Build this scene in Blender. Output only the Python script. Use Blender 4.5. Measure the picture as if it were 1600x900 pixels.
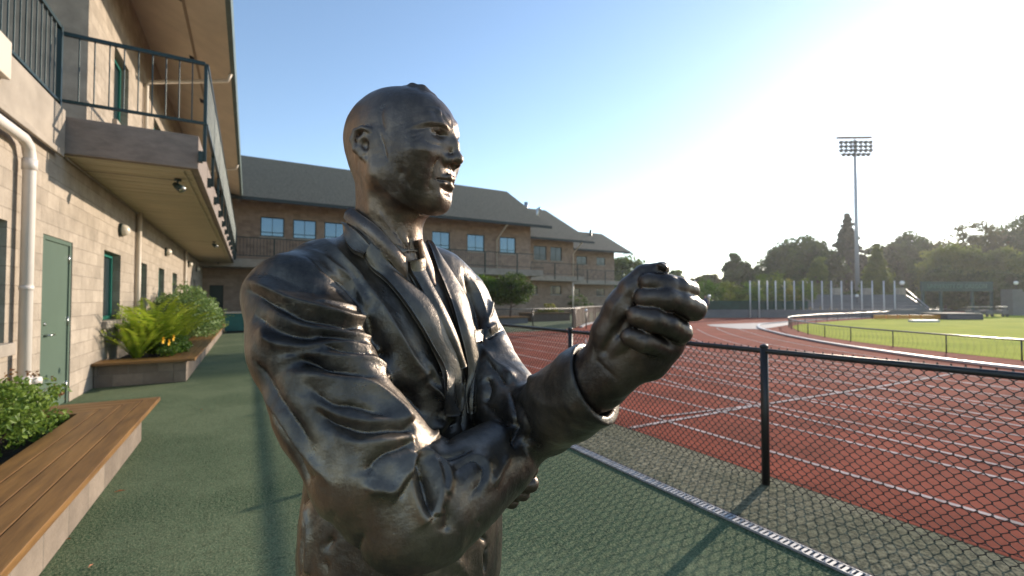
import bpy, math, random
import numpy as np
from mathutils import Vector, Matrix
random.seed(7)
rng = np.random.default_rng(11)
R_ = math.radians
for o in list(bpy.data.objects): bpy.data.objects.remove(o)
S = bpy.context.scene
C = S.collection

# ---------------- camera ----------------
EYE = Vector((0, 0, 1.45))
YAW, PITCH, FPX = R_(30.1), math.atan(18 / 711), 711.0
cam = bpy.data.cameras.new('camera'); cam_o = bpy.data.objects.new('camera', cam); C.objects.link(cam_o)
cam.sensor_width = 36; cam.lens = 36 * FPX / 1600
cam_o.location = EYE
cam_o.rotation_euler = (math.pi / 2 + PITCH, 0, -YAW)
cam.clip_start = 0.02; cam.clip_end = 3000
cam.dof.use_dof = True; cam.dof.focus_distance = 0.95; cam.dof.aperture_fstop = 4.0
S.camera = cam_o

# ---------------- world, sun, exposure ----------------
SUN_AZ, SUN_EL = R_(74.7), R_(16.6)
w = bpy.data.worlds.new('World'); S.world = w; w.use_nodes = True
nt = w.node_tree; bg = nt.nodes['Background']
sky = nt.nodes.new('ShaderNodeTexSky'); sky.sky_type = 'NISHITA'; sky.sun_disc = False
sky.sun_elevation = SUN_EL; sky.sun_rotation = SUN_AZ
sky.altitude = 100; sky.air_density = 0.95; sky.dust_density = .14; sky.ozone_density = 1.3
nt.links.new(sky.outputs[0], bg.inputs[0]); bg.inputs[1].default_value = 0.15
sd = bpy.data.lights.new('sun', 'SUN'); so = bpy.data.objects.new('sun', sd); C.objects.link(so)
sd.energy = 3.6; sd.angle = R_(0.53); sd.color = (1.0, 0.86, 0.70)
sdir = Vector((math.sin(SUN_AZ) * math.cos(SUN_EL), math.cos(SUN_AZ) * math.cos(SUN_EL), math.sin(SUN_EL)))
so.rotation_euler = sdir.to_track_quat('Z', 'Y').to_euler(); so.location = (20, 10, 30)
S.view_settings.view_transform = 'Standard'; S.view_settings.look = 'None'
S.view_settings.exposure = 0.88; S.view_settings.gamma = 1
S.render.engine = 'CYCLES'

# ---------------- helpers ----------------
FV = Vector((math.sin(YAW) * math.cos(PITCH), math.cos(YAW) * math.cos(PITCH), math.sin(PITCH)))
RV = Vector((math.cos(YAW), -math.sin(YAW), 0)); UV = RV.cross(FV)
def ray(u, v): return FV + (u - 800) / FPX * RV + (450 - v) / FPX * UV
def on_z(u, v, z=0.0):
    r = ray(u, v); return EYE + r * ((z - EYE.z) / r.z)
def on_x(u, v, X):
    r = ray(u, v); return EYE + r * (X / r.x)
def on_y(u, v, Y):
    r = ray(u, v); return EYE + r * (Y / r.y)
def at_d(u, v, d): return EYE + ray(u, v) * d

def node(nt, t, **kw):
    n = nt.nodes.new(t)
    for k, v in kw.items(): setattr(n, k, v)
    return n
def mk(name, col, rough=0.7, metal=0.0, var=None, bump=None, spec=0.5, col2=None, stretch=None, coat=0):
    """procedural material: base colour, noise variation var=(scale, amount), bump=(scale, strength, distance)"""
    m = bpy.data.materials.new(name); m.use_nodes = True; t = m.node_tree; b = t.nodes['Principled BSDF']
    b.inputs['Base Color'].default_value = (*col, 1); b.inputs['Roughness'].default_value = rough
    b.inputs['Metallic'].default_value = metal; b.inputs['Specular IOR Level'].default_value = spec
    if coat: b.inputs['Coat Weight'].default_value = coat
    tc = node(t, 'ShaderNodeTexCoord'); mp = node(t, 'ShaderNodeMapping')
    t.links.new(tc.outputs['Object'], mp.inputs[0])
    if stretch: mp.inputs['Scale'].default_value = stretch
    if var:
        n = node(t, 'ShaderNodeTexNoise'); n.inputs['Scale'].default_value = var[0]; n.inputs['Detail'].default_value = 8
        n.inputs['Roughness'].default_value = 0.62
        t.links.new(mp.outputs[0], n.inputs[0])
        r = node(t, 'ShaderNodeValToRGB'); a = var[1]
        c2 = col2 or tuple(min(1, c * (1 + a)) for c in col); c1 = tuple(c * (1 - a) for c in col) if not col2 else col
        r.color_ramp.elements[0].color = (*c1, 1); r.color_ramp.elements[1].color = (*c2, 1)
        r.color_ramp.elements[0].position = 0.33; r.color_ramp.elements[1].position = 0.67
        t.links.new(n.outputs[0], r.inputs[0]); t.links.new(r.outputs[0], b.inputs['Base Color'])
    if bump:
        n = node(t, 'ShaderNodeTexNoise'); n.inputs['Scale'].default_value = bump[0]; n.inputs['Detail'].default_value = 6
        t.links.new(mp.outputs[0], n.inputs[0])
        bp = node(t, 'ShaderNodeBump'); bp.inputs['Strength'].default_value = bump[1]
        bp.inputs['Distance'].default_value = bump[2] if len(bump) > 2 else 0.01
        t.links.new(n.outputs[0], bp.inputs['Height']); t.links.new(bp.outputs[0], b.inputs['Normal'])
    return m
def block_mat(name, axis, c1, c2, mortar, bw=0.4, bh=0.2, ms=0.006, bumpd=0.012):
    m = bpy.data.materials.new(name); m.use_nodes = True; t = m.node_tree; b = t.nodes['Principled BSDF']
    b.inputs['Roughness'].default_value = 0.92; b.inputs['Specular IOR Level'].default_value = 0.2
    tc = node(t, 'ShaderNodeTexCoord'); sp = node(t, 'ShaderNodeSeparateXYZ'); cb = node(t, 'ShaderNodeCombineXYZ')
    t.links.new(tc.outputs['Object'], sp.inputs[0]); t.links.new(sp.outputs[axis], cb.inputs[0]); t.links.new(sp.outputs[2], cb.inputs[1])
    br = node(t, 'ShaderNodeTexBrick')
    br.inputs['Scale'].default_value = 1; br.inputs['Brick Width'].default_value = bw; br.inputs['Row Height'].default_value = bh
    br.inputs['Mortar Size'].default_value = ms; br.inputs['Mortar Smooth'].default_value = 0.4
    br.inputs['Color1'].default_value = (*c1, 1); br.inputs['Color2'].default_value = (*c2, 1); br.inputs['Mortar'].default_value = (*mortar, 1)
    t.links.new(cb.outputs[0], br.inputs[0])
    n = node(t, 'ShaderNodeTexNoise'); n.inputs['Scale'].default_value = 3.0; n.inputs['Detail'].default_value = 9; n.inputs['Roughness'].default_value = 0.7
    t.links.new(tc.outputs['Object'], n.inputs[0])
    mr = node(t, 'ShaderNodeMapRange'); mr.inputs[1].default_value = .3; mr.inputs[2].default_value = .7; mr.inputs[3].default_value = .78; mr.inputs[4].default_value = 1.2
    t.links.new(n.outputs[0], mr.inputs[0])
    mx = node(t, 'ShaderNodeMix', data_type='RGBA', blend_type='MULTIPLY'); mx.inputs[0].default_value = 1
    t.links.new(br.outputs[0], mx.inputs[6]); t.links.new(mr.outputs[0], mx.inputs[7]); t.links.new(mx.outputs[2], b.inputs['Base Color'])
    n2 = node(t, 'ShaderNodeTexNoise'); n2.inputs['Scale'].default_value = 14; n2.inputs['Detail'].default_value = 8
    t.links.new(tc.outputs['Object'], n2.inputs[0])
    ad = node(t, 'ShaderNodeMath', operation='MULTIPLY_ADD'); ad.inputs[1].default_value = -0.6
    t.links.new(br.outputs['Fac'], ad.inputs[0]); t.links.new(n2.outputs[0], ad.inputs[2])
    bp = node(t, 'ShaderNodeBump'); bp.inputs['Strength'].default_value = 0.8; bp.inputs['Distance'].default_value = bumpd
    t.links.new(ad.outputs[0], bp.inputs['Height']); t.links.new(bp.outputs[0], b.inputs['Normal'])
    return m
def leaf_mat(name, c1, c2, trans=0.35, scale=9):
    m = bpy.data.materials.new(name); m.use_nodes = True; t = m.node_tree
    b = t.nodes['Principled BSDF']; b.inputs['Roughness'].default_value = 0.5; b.inputs['Specular IOR Level'].default_value = 0.35
    out = t.nodes['Material Output']
    tc = node(t, 'ShaderNodeTexCoord'); n = node(t, 'ShaderNodeTexNoise'); n.inputs['Scale'].default_value = scale; n.inputs['Detail'].default_value = 4
    t.links.new(tc.outputs['Object'], n.inputs[0])
    r = node(t, 'ShaderNodeValToRGB'); r.color_ramp.elements[0].color = (*c1, 1); r.color_ramp.elements[1].color = (*c2, 1)
    r.color_ramp.elements[0].position = .35; r.color_ramp.elements[1].position = .65
    t.links.new(n.outputs[0], r.inputs[0]); t.links.new(r.outputs[0], b.inputs['Base Color'])
    tl = node(t, 'ShaderNodeBsdfTranslucent'); t.links.new(r.outputs[0], tl.inputs[0])
    mx = node(t, 'ShaderNodeMixShader'); mx.inputs[0].default_value = trans
    t.links.new(b.outputs[0], mx.inputs[1]); t.links.new(tl.outputs[0], mx.inputs[2]); t.links.new(mx.outputs[0], out.inputs[0])
    return m

class MB:
    def __init__(s): s.v = []; s.f = []
    def add(s, vs, fs):
        n = len(s.v); s.v.extend([tuple(p) for p in vs]); s.f.extend([tuple(i + n for i in f) for f in fs]); return s
    def box(s, x0, x1, y0, y1, z0, z1):
        vs = [(x, y, z) for x in (x0, x1) for y in (y0, y1) for z in (z0, z1)]
        return s.add(vs, [(0, 1, 3, 2), (4, 6, 7, 5), (0, 4, 5, 1), (2, 3, 7, 6), (0, 2, 6, 4), (1, 5, 7, 3)])
    def quad(s, a, b, c, d): return s.add([a, b, c, d], [(0, 1, 2, 3)])
    def prism(s, pts, d):
        """flat polygon pts extruded by vector d"""
        n = len(pts); d = Vector(d); P = [Vector(p) for p in pts]
        return s.add(P + [p + d for p in P], [tuple(range(n))[::-1], tuple(range(n, 2 * n))] + [(i, (i + 1) % n, n + (i + 1) % n, n + i) for i in range(n)])
    def tube(s, pts, r, n=8, cap=True):
        P = [Vector(p) for p in pts]; m = len(P); rr = r if isinstance(r, (list, tuple)) else [r] * m
        vs = []; prev = None
        for i, p in enumerate(P):
            t = (P[min(i + 1, m - 1)] - P[max(i - 1, 0)]).normalized()
            if prev is None:
                a = Vector((0, 0, 1)) if abs(t.z) < .9 else Vector((1, 0, 0)); q = t.cross(a).normalized()
            else: q = (prev - t * prev.dot(t)).normalized()
            prev = q; b = t.cross(q)
            for k in range(n):
                an = 2 * math.pi * k / n; vs.append(p + (q * math.cos(an) + b * math.sin(an)) * rr[i])
        fs = [(i * n + k, i * n + (k + 1) % n, (i + 1) * n + (k + 1) % n, (i + 1) * n + k) for i in range(m - 1) for k in range(n)]
        if cap: fs += [tuple(range(n))[::-1], tuple((m - 1) * n + k for k in range(n))]
        return s.add(vs, fs)
    def sphere(s, c, r, n=12, m=8, sx=1, sy=1, sz=1):
        vs = [(c[0], c[1], c[2] + r * sz)]
        for i in range(1, m):
            a = math.pi * i / m
            for k in range(n):
                b = 2 * math.pi * k / n
                vs.append((c[0] + r * sx * math.sin(a) * math.cos(b), c[1] + r * sy * math.sin(a) * math.sin(b), c[2] + r * sz * math.cos(a)))
        vs.append((c[0], c[1], c[2] - r * sz)); L = len(vs) - 1
        fs = [(0, 1 + k, 1 + (k + 1) % n) for k in range(n)]
        fs += [(1 + i * n + k, 1 + (i + 1) * n + k, 1 + (i + 1) * n + (k + 1) % n, 1 + i * n + (k + 1) % n) for i in range(m - 2) for k in range(n)]
        fs += [(L, 1 + (m - 2) * n + (k + 1) % n, 1 + (m - 2) * n + k) for k in range(n)]
        return s.add(vs, fs)
    def build(s, name, mat, parent=None, smooth=False, bevel=0, loc=None, label=None):
        off = Vector((0, 0, 0))
        if parent is not None: off = WORLD_OFF[parent.name]
        elif loc is not None: off = Vector(loc)
        me = bpy.data.meshes.new(name)
        me.from_pydata([(x - off.x, y - off.y, z - off.z) for x, y, z in s.v], [], s.f); me.update()
        o = bpy.data.objects.new(name, me); C.objects.link(o)
        me.materials.append(mat)
        if smooth: me.polygons.foreach_set('use_smooth', [True] * len(me.polygons))
        if parent is not None: o.parent = parent
        elif loc is not None: o.location = loc
        WORLD_OFF[o.name] = off
        if bevel:
            b = o.modifiers.new('bevel', 'BEVEL'); b.width = bevel; b.segments = 2; b.limit_method = 'ANGLE'
        if label: o['label'] = label
        return o
WORLD_OFF = {}
def thing(name, label, cat, loc=(0, 0, 0), group=None):
    o = bpy.data.objects.new(name, None); C.objects.link(o); o.location = loc; o.empty_display_size = .2
    WORLD_OFF[o.name] = Vector(loc); o['label'] = label; o['category'] = cat
    if group: o['group'] = group
    return o
def tag(o, label, cat, group=None):
    o['label'] = label; o['category'] = cat
    if group: o['group'] = group
    return o
def structure(name, mb, mat, smooth=False, **kw):
    o = mb.build(name, mat, smooth=smooth, **kw); o['kind'] = 'structure'; return o
def copy_tree(root, loc, label=None):
    r = root.copy(); C.objects.link(r); r.location = loc
    if label: r['label'] = label
    for ch in list(root.children):
        c = ch.copy(); C.objects.link(c); c.parent = r
        for g in list(ch.children):
            d = g.copy(); C.objects.link(d); d.parent = c
    return r
def wall_mb(mb, o, a, n, length, z0, z1, openings, reveal=0.12):
    """wall face from point o along a with outward normal n, rectangular openings (a0,a1,z0,z1) with reveals"""
    o, a, n = Vector(o), Vector(a), Vector(n)
    xs = sorted({0, length} | {q for op in openings for q in op[:2] if 0 < q < length})
    zs = sorted({z0, z1} | {q for op in openings for q in op[2:4] if z0 < q < z1})
    P = lambda s, z, d=0: o + a * s + Vector((0, 0, z)) - n * d
    for i in range(len(xs) - 1):
        for j in range(len(zs) - 1):
            cx, cz = (xs[i] + xs[i + 1]) / 2, (zs[j] + zs[j + 1]) / 2
            if any(op[0] < cx < op[1] and op[2] < cz < op[3] for op in openings): continue
            mb.quad(P(xs[i], zs[j]), P(xs[i + 1], zs[j]), P(xs[i + 1], zs[j + 1]), P(xs[i], zs[j + 1]))
    for (p, q, r, t) in [op[:4] for op in openings]:
        D = reveal
        mb.quad(P(p, r), P(p, t), P(p, t, D), P(p, r, D)); mb.quad(P(q, r), P(q, r, D), P(q, t, D), P(q, t))
        mb.quad(P(p, t), P(q, t), P(q, t, D), P(p, t, D)); mb.quad(P(p, r), P(p, r, D), P(q, r, D), P(q, r))

# ---------------- materials ----------------
M = {}
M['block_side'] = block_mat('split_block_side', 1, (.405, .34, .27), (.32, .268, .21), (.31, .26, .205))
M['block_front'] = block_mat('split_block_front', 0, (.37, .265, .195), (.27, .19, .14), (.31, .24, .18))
M['block_planter'] = block_mat('planter_block', 1, (.25, .20, .155), (.17, .135, .105), (.20, .17, .135), .4, .2)
M['block_planter_end'] = block_mat('planter_block_end', 0, (.25, .20, .155), (.17, .135, .105), (.20, .17, .135), .4, .2)
M['concrete'] = mk('concrete', (.33, .28, .225), .85, var=(2.5, .18), bump=(30, .25, .004))
M['fascia'] = mk('rough_fascia', (.24, .195, .165), .9, var=(4, .2), bump=(22, .5, .01), stretch=(1, 1, 2.5))
M['soffit'] = mk('painted_soffit', (.60, .50, .37), .8, var=(1.5, .1))
M['soffit_low'] = mk('board_formed_soffit', (.48, .41, .28), .85, var=(3, .16), bump=(8, .5, .01), stretch=(.3, 4, 1))
M['white'] = mk('white_pipe_paint', (.66, .60, .54), .45, var=(3, .06))
M['cream'] = mk('cream_paint', (.58, .50, .40), .5)
M['teal'] = mk('teal_frame', (.015, .16, .12), .4)
M['dark_teal'] = mk('dark_green_metal', (.016, .034, .030), .4, metal=.2)
M['far_gutter'] = mk('far_gutter', (.028, .038, .036), .7)
M['gutter'] = mk('gutter_metal', (.13, .17, .155), .5, var=(2, .15))
M['green_door'] = mk('green_door_paint', (.085, .125, .09), .5, var=(1.2, .08), bump=(60, .05, .002))
M['teal_box'] = mk('teal_panel', (.012, .12, .11), .5, var=(2, .2))
M['glass'] = mk('window_glass', (.03, .04, .045), .08, spec=.8)
M['glass_blue'] = mk('reflective_glass', (.16, .22, .27), .03, metal=.85)
M['dark'] = mk('dark_interior', (.02, .02, .02), .9)
M['steel'] = mk('steel', (.55, .53, .5), .3, metal=1)
M['black'] = mk('black_vinyl', (.010, .010, .010), .42, bump=(90, .15, .002))
M['shingle'] = mk('asphalt_shingle', (.085, .083, .060), 1.0, var=(9, .6), bump=(40, .6, .02), stretch=(1, 1, 3))
M['wood'] = mk('bench_wood', (.125, .058, .015), .5, col2=(.26, .13, .036), var=(2.2, .3), bump=(18, .3, .003), stretch=(9, .9, 9))
M['wood_end'] = mk('bench_wood_cross', (.125, .058, .015), .5, col2=(.26, .13, .036), var=(2.2, .3), bump=(18, .3, .003), stretch=(.9, 9, 9))
M['old_wood'] = mk('weathered_wood', (.16, .11, .075), .8, var=(4, .25), stretch=(4, 4, .6))
M['soil'] = mk('soil', (.012, .008, .006), .95, var=(20, .5), bump=(35, 1, .03))
M['line'] = mk('line_paint', (.48, .38, .35), .95, var=(5, .4), spec=.1)
M['curb'] = mk('curb_paint', (.5, .48, .46), .5)
M['track'] = mk('red_track', (.275, .060, .034), 1.0, var=(1.2, .28), bump=(200, .7, .005), spec=.08)
M['grass'] = mk('infield_grass', (.32, .36, .022), 1.0, col2=(.46, .46, .04), var=(.5, .2), bump=(40, .8, .03), spec=.05)
M['pad'] = mk('pale_runup_pad', (.40, .33, .29), .7, var=(2, .1))
M['wallgrey'] = mk('retaining_concrete', (.15, .145, .15), .8, var=(1, .15))
M['pole_white'] = mk('white_pole', (.62, .6, .6), .4)
M['sign'] = mk('sign_panel', (.012, .055, .055), .5)
M['sign_text'] = mk('sign_lettering', (.10, .19, .18), .5)
M['globe'] = mk('lamp_globe', (.85, .83, .78), .25)
M['orange'] = mk('orange_barrier', (.6, .25, .04), .5)
M['navy'] = mk('navy_mat', (.02, .03, .07), .5)
M['drain'] = mk('galvanised_drain', (.34, .34, .35), .6, metal=.3, var=(9, .25))
M['bark'] = mk('bark', (.09, .06, .042), .9, var=(6, .3), bump=(14, .8, .03), stretch=(1, 1, .3))

def rubber_mat(name, ca, cb, cc, sc):
    m = mk(name, ca, .95, spec=.12); t = m.node_tree; b = t.nodes['Principled BSDF']
    tc = t.nodes['Texture Coordinate']
    def nz(s, d=8, r=.6):
        n = node(t, 'ShaderNodeTexNoise'); n.inputs['Scale'].default_value = s; n.inputs['Detail'].default_value = d; n.inputs['Roughness'].default_value = r
        t.links.new(tc.outputs['Object'], n.inputs[0]); return n
    big = nz(.55, 5); ramp = node(t, 'ShaderNodeValToRGB')
    ramp.color_ramp.elements[0].position = .42; ramp.color_ramp.elements[1].position = .56
    ramp.color_ramp.elements[0].color = (*ca, 1); ramp.color_ramp.elements[1].color = (*cb, 1)
    t.links.new(big.outputs[0], ramp.inputs[0])
    mid = nz(16, 9, .85); r2 = node(t, 'ShaderNodeMapRange'); r2.inputs[1].default_value = .36; r2.inputs[2].default_value = .64; r2.inputs[3].default_value = .48; r2.inputs[4].default_value = 1.5
    t.links.new(mid.outputs[0], r2.inputs[0])
    mx = node(t, 'ShaderNodeMix', data_type='RGBA', blend_type='MULTIPLY'); mx.inputs[0].default_value = 1
    t.links.new(ramp.outputs[0], mx.inputs[6]); t.links.new(r2.outputs[0], mx.inputs[7])
    fine = nz(sc, 3, .8); r3 = node(t, 'ShaderNodeValToRGB'); r3.color_ramp.elements[0].position = .5; r3.color_ramp.elements[1].position = .68
    r3.color_ramp.elements[0].color = (0, 0, 0, 1); r3.color_ramp.elements[1].color = (1, 1, 1, 1)
    t.links.new(fine.outputs[0], r3.inputs[0])
    m2 = node(t, 'ShaderNodeMix', data_type='RGBA'); t.links.new(r3.outputs[0], m2.inputs[0]); t.links.new(mx.outputs[2], m2.inputs[6]); m2.inputs[7].default_value = (*cc, 1); r3.color_ramp.elements[0].position = .46; r3.color_ramp.elements[1].position = .60
    t.links.new(m2.outputs[2], b.inputs['Base Color'])
    bp = node(t, 'ShaderNodeBump'); bp.inputs['Strength'].default_value = .9; bp.inputs['Distance'].default_value = .006
    t.links.new(fine.outputs[0], bp.inputs['Height']); t.links.new(bp.outputs[0], b.inputs['Normal'])
    return m
M['rubber'] = rubber_mat('green_rubber', (.034, .072, .036), (.090, .128, .070), (.19, .215, .12), 70)
M['worn'] = rubber_mat('worn_rubber', (.15, .15, .09), (.24, .22, .145), (.045, .052, .032), 30)

# ---------------- ground ----------------
g = MB(); g.quad((-300, -300, -.012), (500, -300, -.012), (500, 500, -.012), (-300, 500, -.012))
structure('ground', g, mk('far_ground', (.07, .085, .035), 1.0, var=(.3, .3)))
g = MB(); g.quad((-2.3, -8, 0), (3.71, -8, 0), (3.71, 31, 0), (-2.3, 31, 0)); g.quad((3.71, 17.4, 0), (46, 17.4, 0), (46, 60, 0), (3.71, 60, 0))
structure('plaza', g, M['rubber'])
g = MB(); g.quad((2.86, -8, .004), (3.71, -8, .004), (3.71, 17.4, .004), (2.86, 17.4, .004))
structure('worn_strip', g, M['worn'])
far = [on_z(u, v) for u, v in ((897, 513), (908, 508), (926, 504), (980, 499.5), (1075, 497), (1200, 496.5), (1290, 496.5))]
g = MB(); pts = [(3.71, -12, .006), (3.71, 17.4, .006), (12.2, 17.4, .006)] + [(p.x, p.y, .006) for p in far] + [(75, 21, .006), (75, -12, .006)]
g.add(pts, [tuple(range(len(pts)))[::-1]]); structure('running_track', g, M['track'])

def catmull(pts, n=8):
    P = [Vector(p) for p in pts]; P = [2 * P[0] - P[1]] + P + [2 * P[-1] - P[-2]]; out = []
    for i in range(1, len(P) - 2):
        for k in range(n):
            t = k / n; a, b, c, d = P[i - 1], P[i], P[i + 1], P[i + 2]
            out.append(.5 * ((2 * b) + (c - a) * t + (2 * a - 5 * b + 4 * c - d) * t * t + (3 * b - a - 3 * c + d) * t ** 3))
    out.append(P[-2]); return out
def ribbon(mb, pts, wd, z, h=0):
    P = [Vector((p[0], p[1], 0)) for p in pts]; L = []; Rr = []
    for i, p in enumerate(P):
        t = (P[min(i + 1, len(P) - 1)] - P[max(i - 1, 0)]).normalized(); q = Vector((-t.y, t.x, 0)) * wd / 2
        L.append(p + q); Rr.append(p - q)
    for i in range(len(P) - 1):
        a, b, c, d = L[i], L[i + 1], Rr[i + 1], Rr[i]
        if h == 0: mb.quad((d.x, d.y, z), (c.x, c.y, z), (b.x, b.y, z), (a.x, a.y, z))
        else: mb.prism([(d.x, d.y, z), (c.x, c.y, z), (b.x, b.y, z), (a.x, a.y, z)], (0, 0, h))
curb_pts = [(13.25, -9), (13.3, -3), (13.4, .8), (13.72, 2.83), (14.45, 4.75), (16.0, 7.25), (17.8, 9.45), (19.56, 11.25), (21.9, 13.35), (25.2, 15.3), (28.3, 16.0), (34, 16.8), (50, 17.5)]
cc = catmull(curb_pts, 8)
def offset(pts, d):
    out = []
    for i, p in enumerate(pts):
        t = (pts[min(i + 1, len(pts) - 1)] - pts[max(i - 1, 0)]); t = Vector((t.x, t.y, 0)).normalized()
        out.append(Vector((p.x - t.y * d, p.y + t.x * d, 0)))
    return out
cc = [Vector((p[0], p[1], 0)) for p in cc]
lines = MB()
for X in (4.31, 5.28, 6.15, 7.08, 8.0, 8.93, 9.85, 10.8): ribbon(lines, [(X, -10), (X, 17.2)], .05, .010)
for k in range(1, 9):
    oc = offset(cc, .97 * k); oc = [p for p in oc if p.y < 15.6 - .28 * k and p.y > .6]
    if len(oc) > 2: ribbon(lines, oc, .05, .0125)
ribbon(lines, [(3.72, 3.78), (6.17, 3.70), (9.3, 3.48), (13.0, 3.33)], .06, .015)
ribbon(lines, [(4.4, 3.95), (6.0, 3.72)], .05, .0175)
structure('lane_lines', lines, M['line'])
g = MB(); pp = [on_z(u, v) for u, v in ((1104, 507.5), (1232, 503.5), (1232, 508), (1190, 515), (1150, 514), (1110, 510))]
g.add([(p.x, p.y, .019) for p in pp], [tuple(range(6))[::-1]]); structure('runup_pad', g, M['pad'])
g = MB(); ribbon(g, cc, .12, .022, .05); structure('track_kerb', g, M['curb'])
fence_pts = [(15.0, -9), (15.05, -3), (15.2, .6), (15.62, 2.9), (16.2, 4.5), (16.8, 5.8), (17.55, 7.2), (18.9, 9.0), (20.9, 10.95), (24.0, 13.1), (26.5, 14.3), (29.5, 15.0), (34, 15.6), (42, 16.2), (60, 17.5)]
fc = [Vector((p[0], p[1], 0)) for p in catmull(fence_pts, 10)]
gp = offset(fc, -.18)
g = MB(); pts = [(p.x, p.y, .012) for p in gp] + [(90, 16, .012), (90, -9, .012)]
g.add(pts, [tuple(range(len(pts)))[::-1]]); structure('infield_grass', g, M['grass'])

# drain along the plaza
dg = MB(); dg.box(2.735, 2.743, -6, 13, .004, .018); dg.box(2.807, 2.815, -6, 13, .004, .018)
y = -3.0
while y < 13: dg.box(2.7435, 2.8065, y, y + .017, .006, .0165); y += .030
d = dg.build('drain_grate', M['drain'], None); tag(d, 'slotted grey metal drain grate running along the green rubber walkway', 'drain')
g = MB(); g.quad((2.8155, -6, .0055), (2.8155, 13, .0055), (2.86, 13, .0055), (2.86, -6, .0055)); g.quad((2.7435, -6, .0045), (2.7435, 13, .0045), (2.8065, 13, .0045), (2.8065, -6, .0045))
g.build('channel', M['dark'], d)

# ---------------- near chain link fence ----------------
FX = 3.53; FH = 1.065
fn = thing('chain_link_fence', 'black chain link fence with round top rail beside the red track', 'fence', (FX, 2.12, 0))
for yy in (-3.3, -.55, 2.12, 4.62, 7.55, 10.4, 13.2):
    p = MB(); p.tube([(FX, yy, 0), (FX, yy, FH + .01)], .029, 14); p.sphere((FX, yy, FH + .012), .033, 14, 8, sz=.7)
    p.build('post', M['black'], fn, smooth=True)
p = MB(); p.tube([(FX, -3.5, FH - .02), (FX, 13.3, FH - .02)], .021, 12); p.build('top_rail', M['black'], fn, smooth=True)
def chainlink(x, y0, y1, z0, z1, pitch, hz, r, ns=5):
    """interlocking zigzag pickets; hz = height of one diamond half"""
    n = int((y1 - y0) / pitch); m = int(round((z1 - z0) / hz)) + 1
    V = []; F = []; ang = np.arange(ns) * 2 * np.pi / ns
    for i in range(n):
        yc = y0 + i * pitch
        # short knuckle ends
        zz = []; yy = []; xx = []
        for j in range(m):
            side = (j + i) % 2
            z = z0 + j * hz
            zz += [z - r * 1.6, z + r * 1.6]
            e = (pitch if side else 0) + (r * .9 if side else -r * .9)
            yy += [yc + e] * 2
            s_ = 1 if (side) else -1
            xx += [x - s_ * r * 1.1, x + s_ * r * 1.1]
        base = len(V)
        P = np.stack([xx, yy, zz], 1); T = np.gradient(P, axis=0); T /= np.linalg.norm(T, axis=1)[:, None]
        A = np.cross(T, [1, 0, 0.]); A /= np.linalg.norm(A, axis=1)[:, None]; B = np.cross(T, A)
        ring = P[:, None, :] + r * (np.cos(ang)[None, :, None] * A[:, None, :] + np.sin(ang)[None, :, None] * B[:, None, :])
        V.append(ring.reshape(-1, 3))
    V = np.concatenate(V); k = 2 * m
    idx = np.arange(n)[:, None, None] * k * ns + np.arange(k - 1)[None, :, None] * ns
    a = idx + np.arange(ns)[None, None, :]; b = idx + ((np.arange(ns) + 1) % ns)[None, None, :]
    F = np.stack([a, b, b + ns, a + ns], -1).reshape(-1, 4)
    return V, F
def np_mesh(name, V, F, mat, parent=None, smooth=True):
    off = WORLD_OFF[parent.name] if parent is not None else Vector((0, 0, 0))
    me = bpy.data.meshes.new(name); me.from_pydata((V - np.array(off)).tolist(), [], F.tolist()); me.update(); me.materials.append(mat)
    if smooth: me.polygons.foreach_set('use_smooth', [True] * len(me.polygons))
    o = bpy.data.objects.new(name, me); C.objects.link(o)
    if parent is not None: o.parent = parent
    WORLD_OFF[o.name] = off
    return o
V, F = chainlink(FX + .034, -3.5, 13.3, .006, 1.080, .0312, .0322, .0029)
np_mesh('wire_mesh', V, F, M['black'], fn)
tw = MB(); tw.tube([(FX + .040, -3.5, .08), (FX + .040, 13.3, .08)], .002, 5); tw.build('tension_wire', M['black'], fn)

# far chain link fence by the planters
ff = thing('chain_link_fence', 'low dark chain link fence far off in front of the small tree and planters', 'fence', (8.5, 18.2, 0))
for xx in (4.5, 7.0, 9.4, 11.75, 14.3): MB().tube([(xx, 18.3, 0), (xx, 18.3, 1.02)], .03, 8).build('post', M['black'], ff, smooth=True)
MB().tube([(4.5, 18.3, 1.0), (14.6, 18.3, 1.0)], .022, 8).build('top_rail', M['black'], ff, smooth=True)
m_ = MB(); xx = 4.5
while xx < 14.5:
    m_.tube([(xx, 18.28, .05), (min(xx + .9, 14.6), 18.28, .05 + (min(xx + .9, 14.6) - xx))], .0025, 3, cap=False)
    m_.tube([(xx + .9, 18.275, .05), (xx, 18.275, .95)], .0025, 3, cap=False); xx += .09
m_.build('wire_mesh', M['black'], ff)

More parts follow.
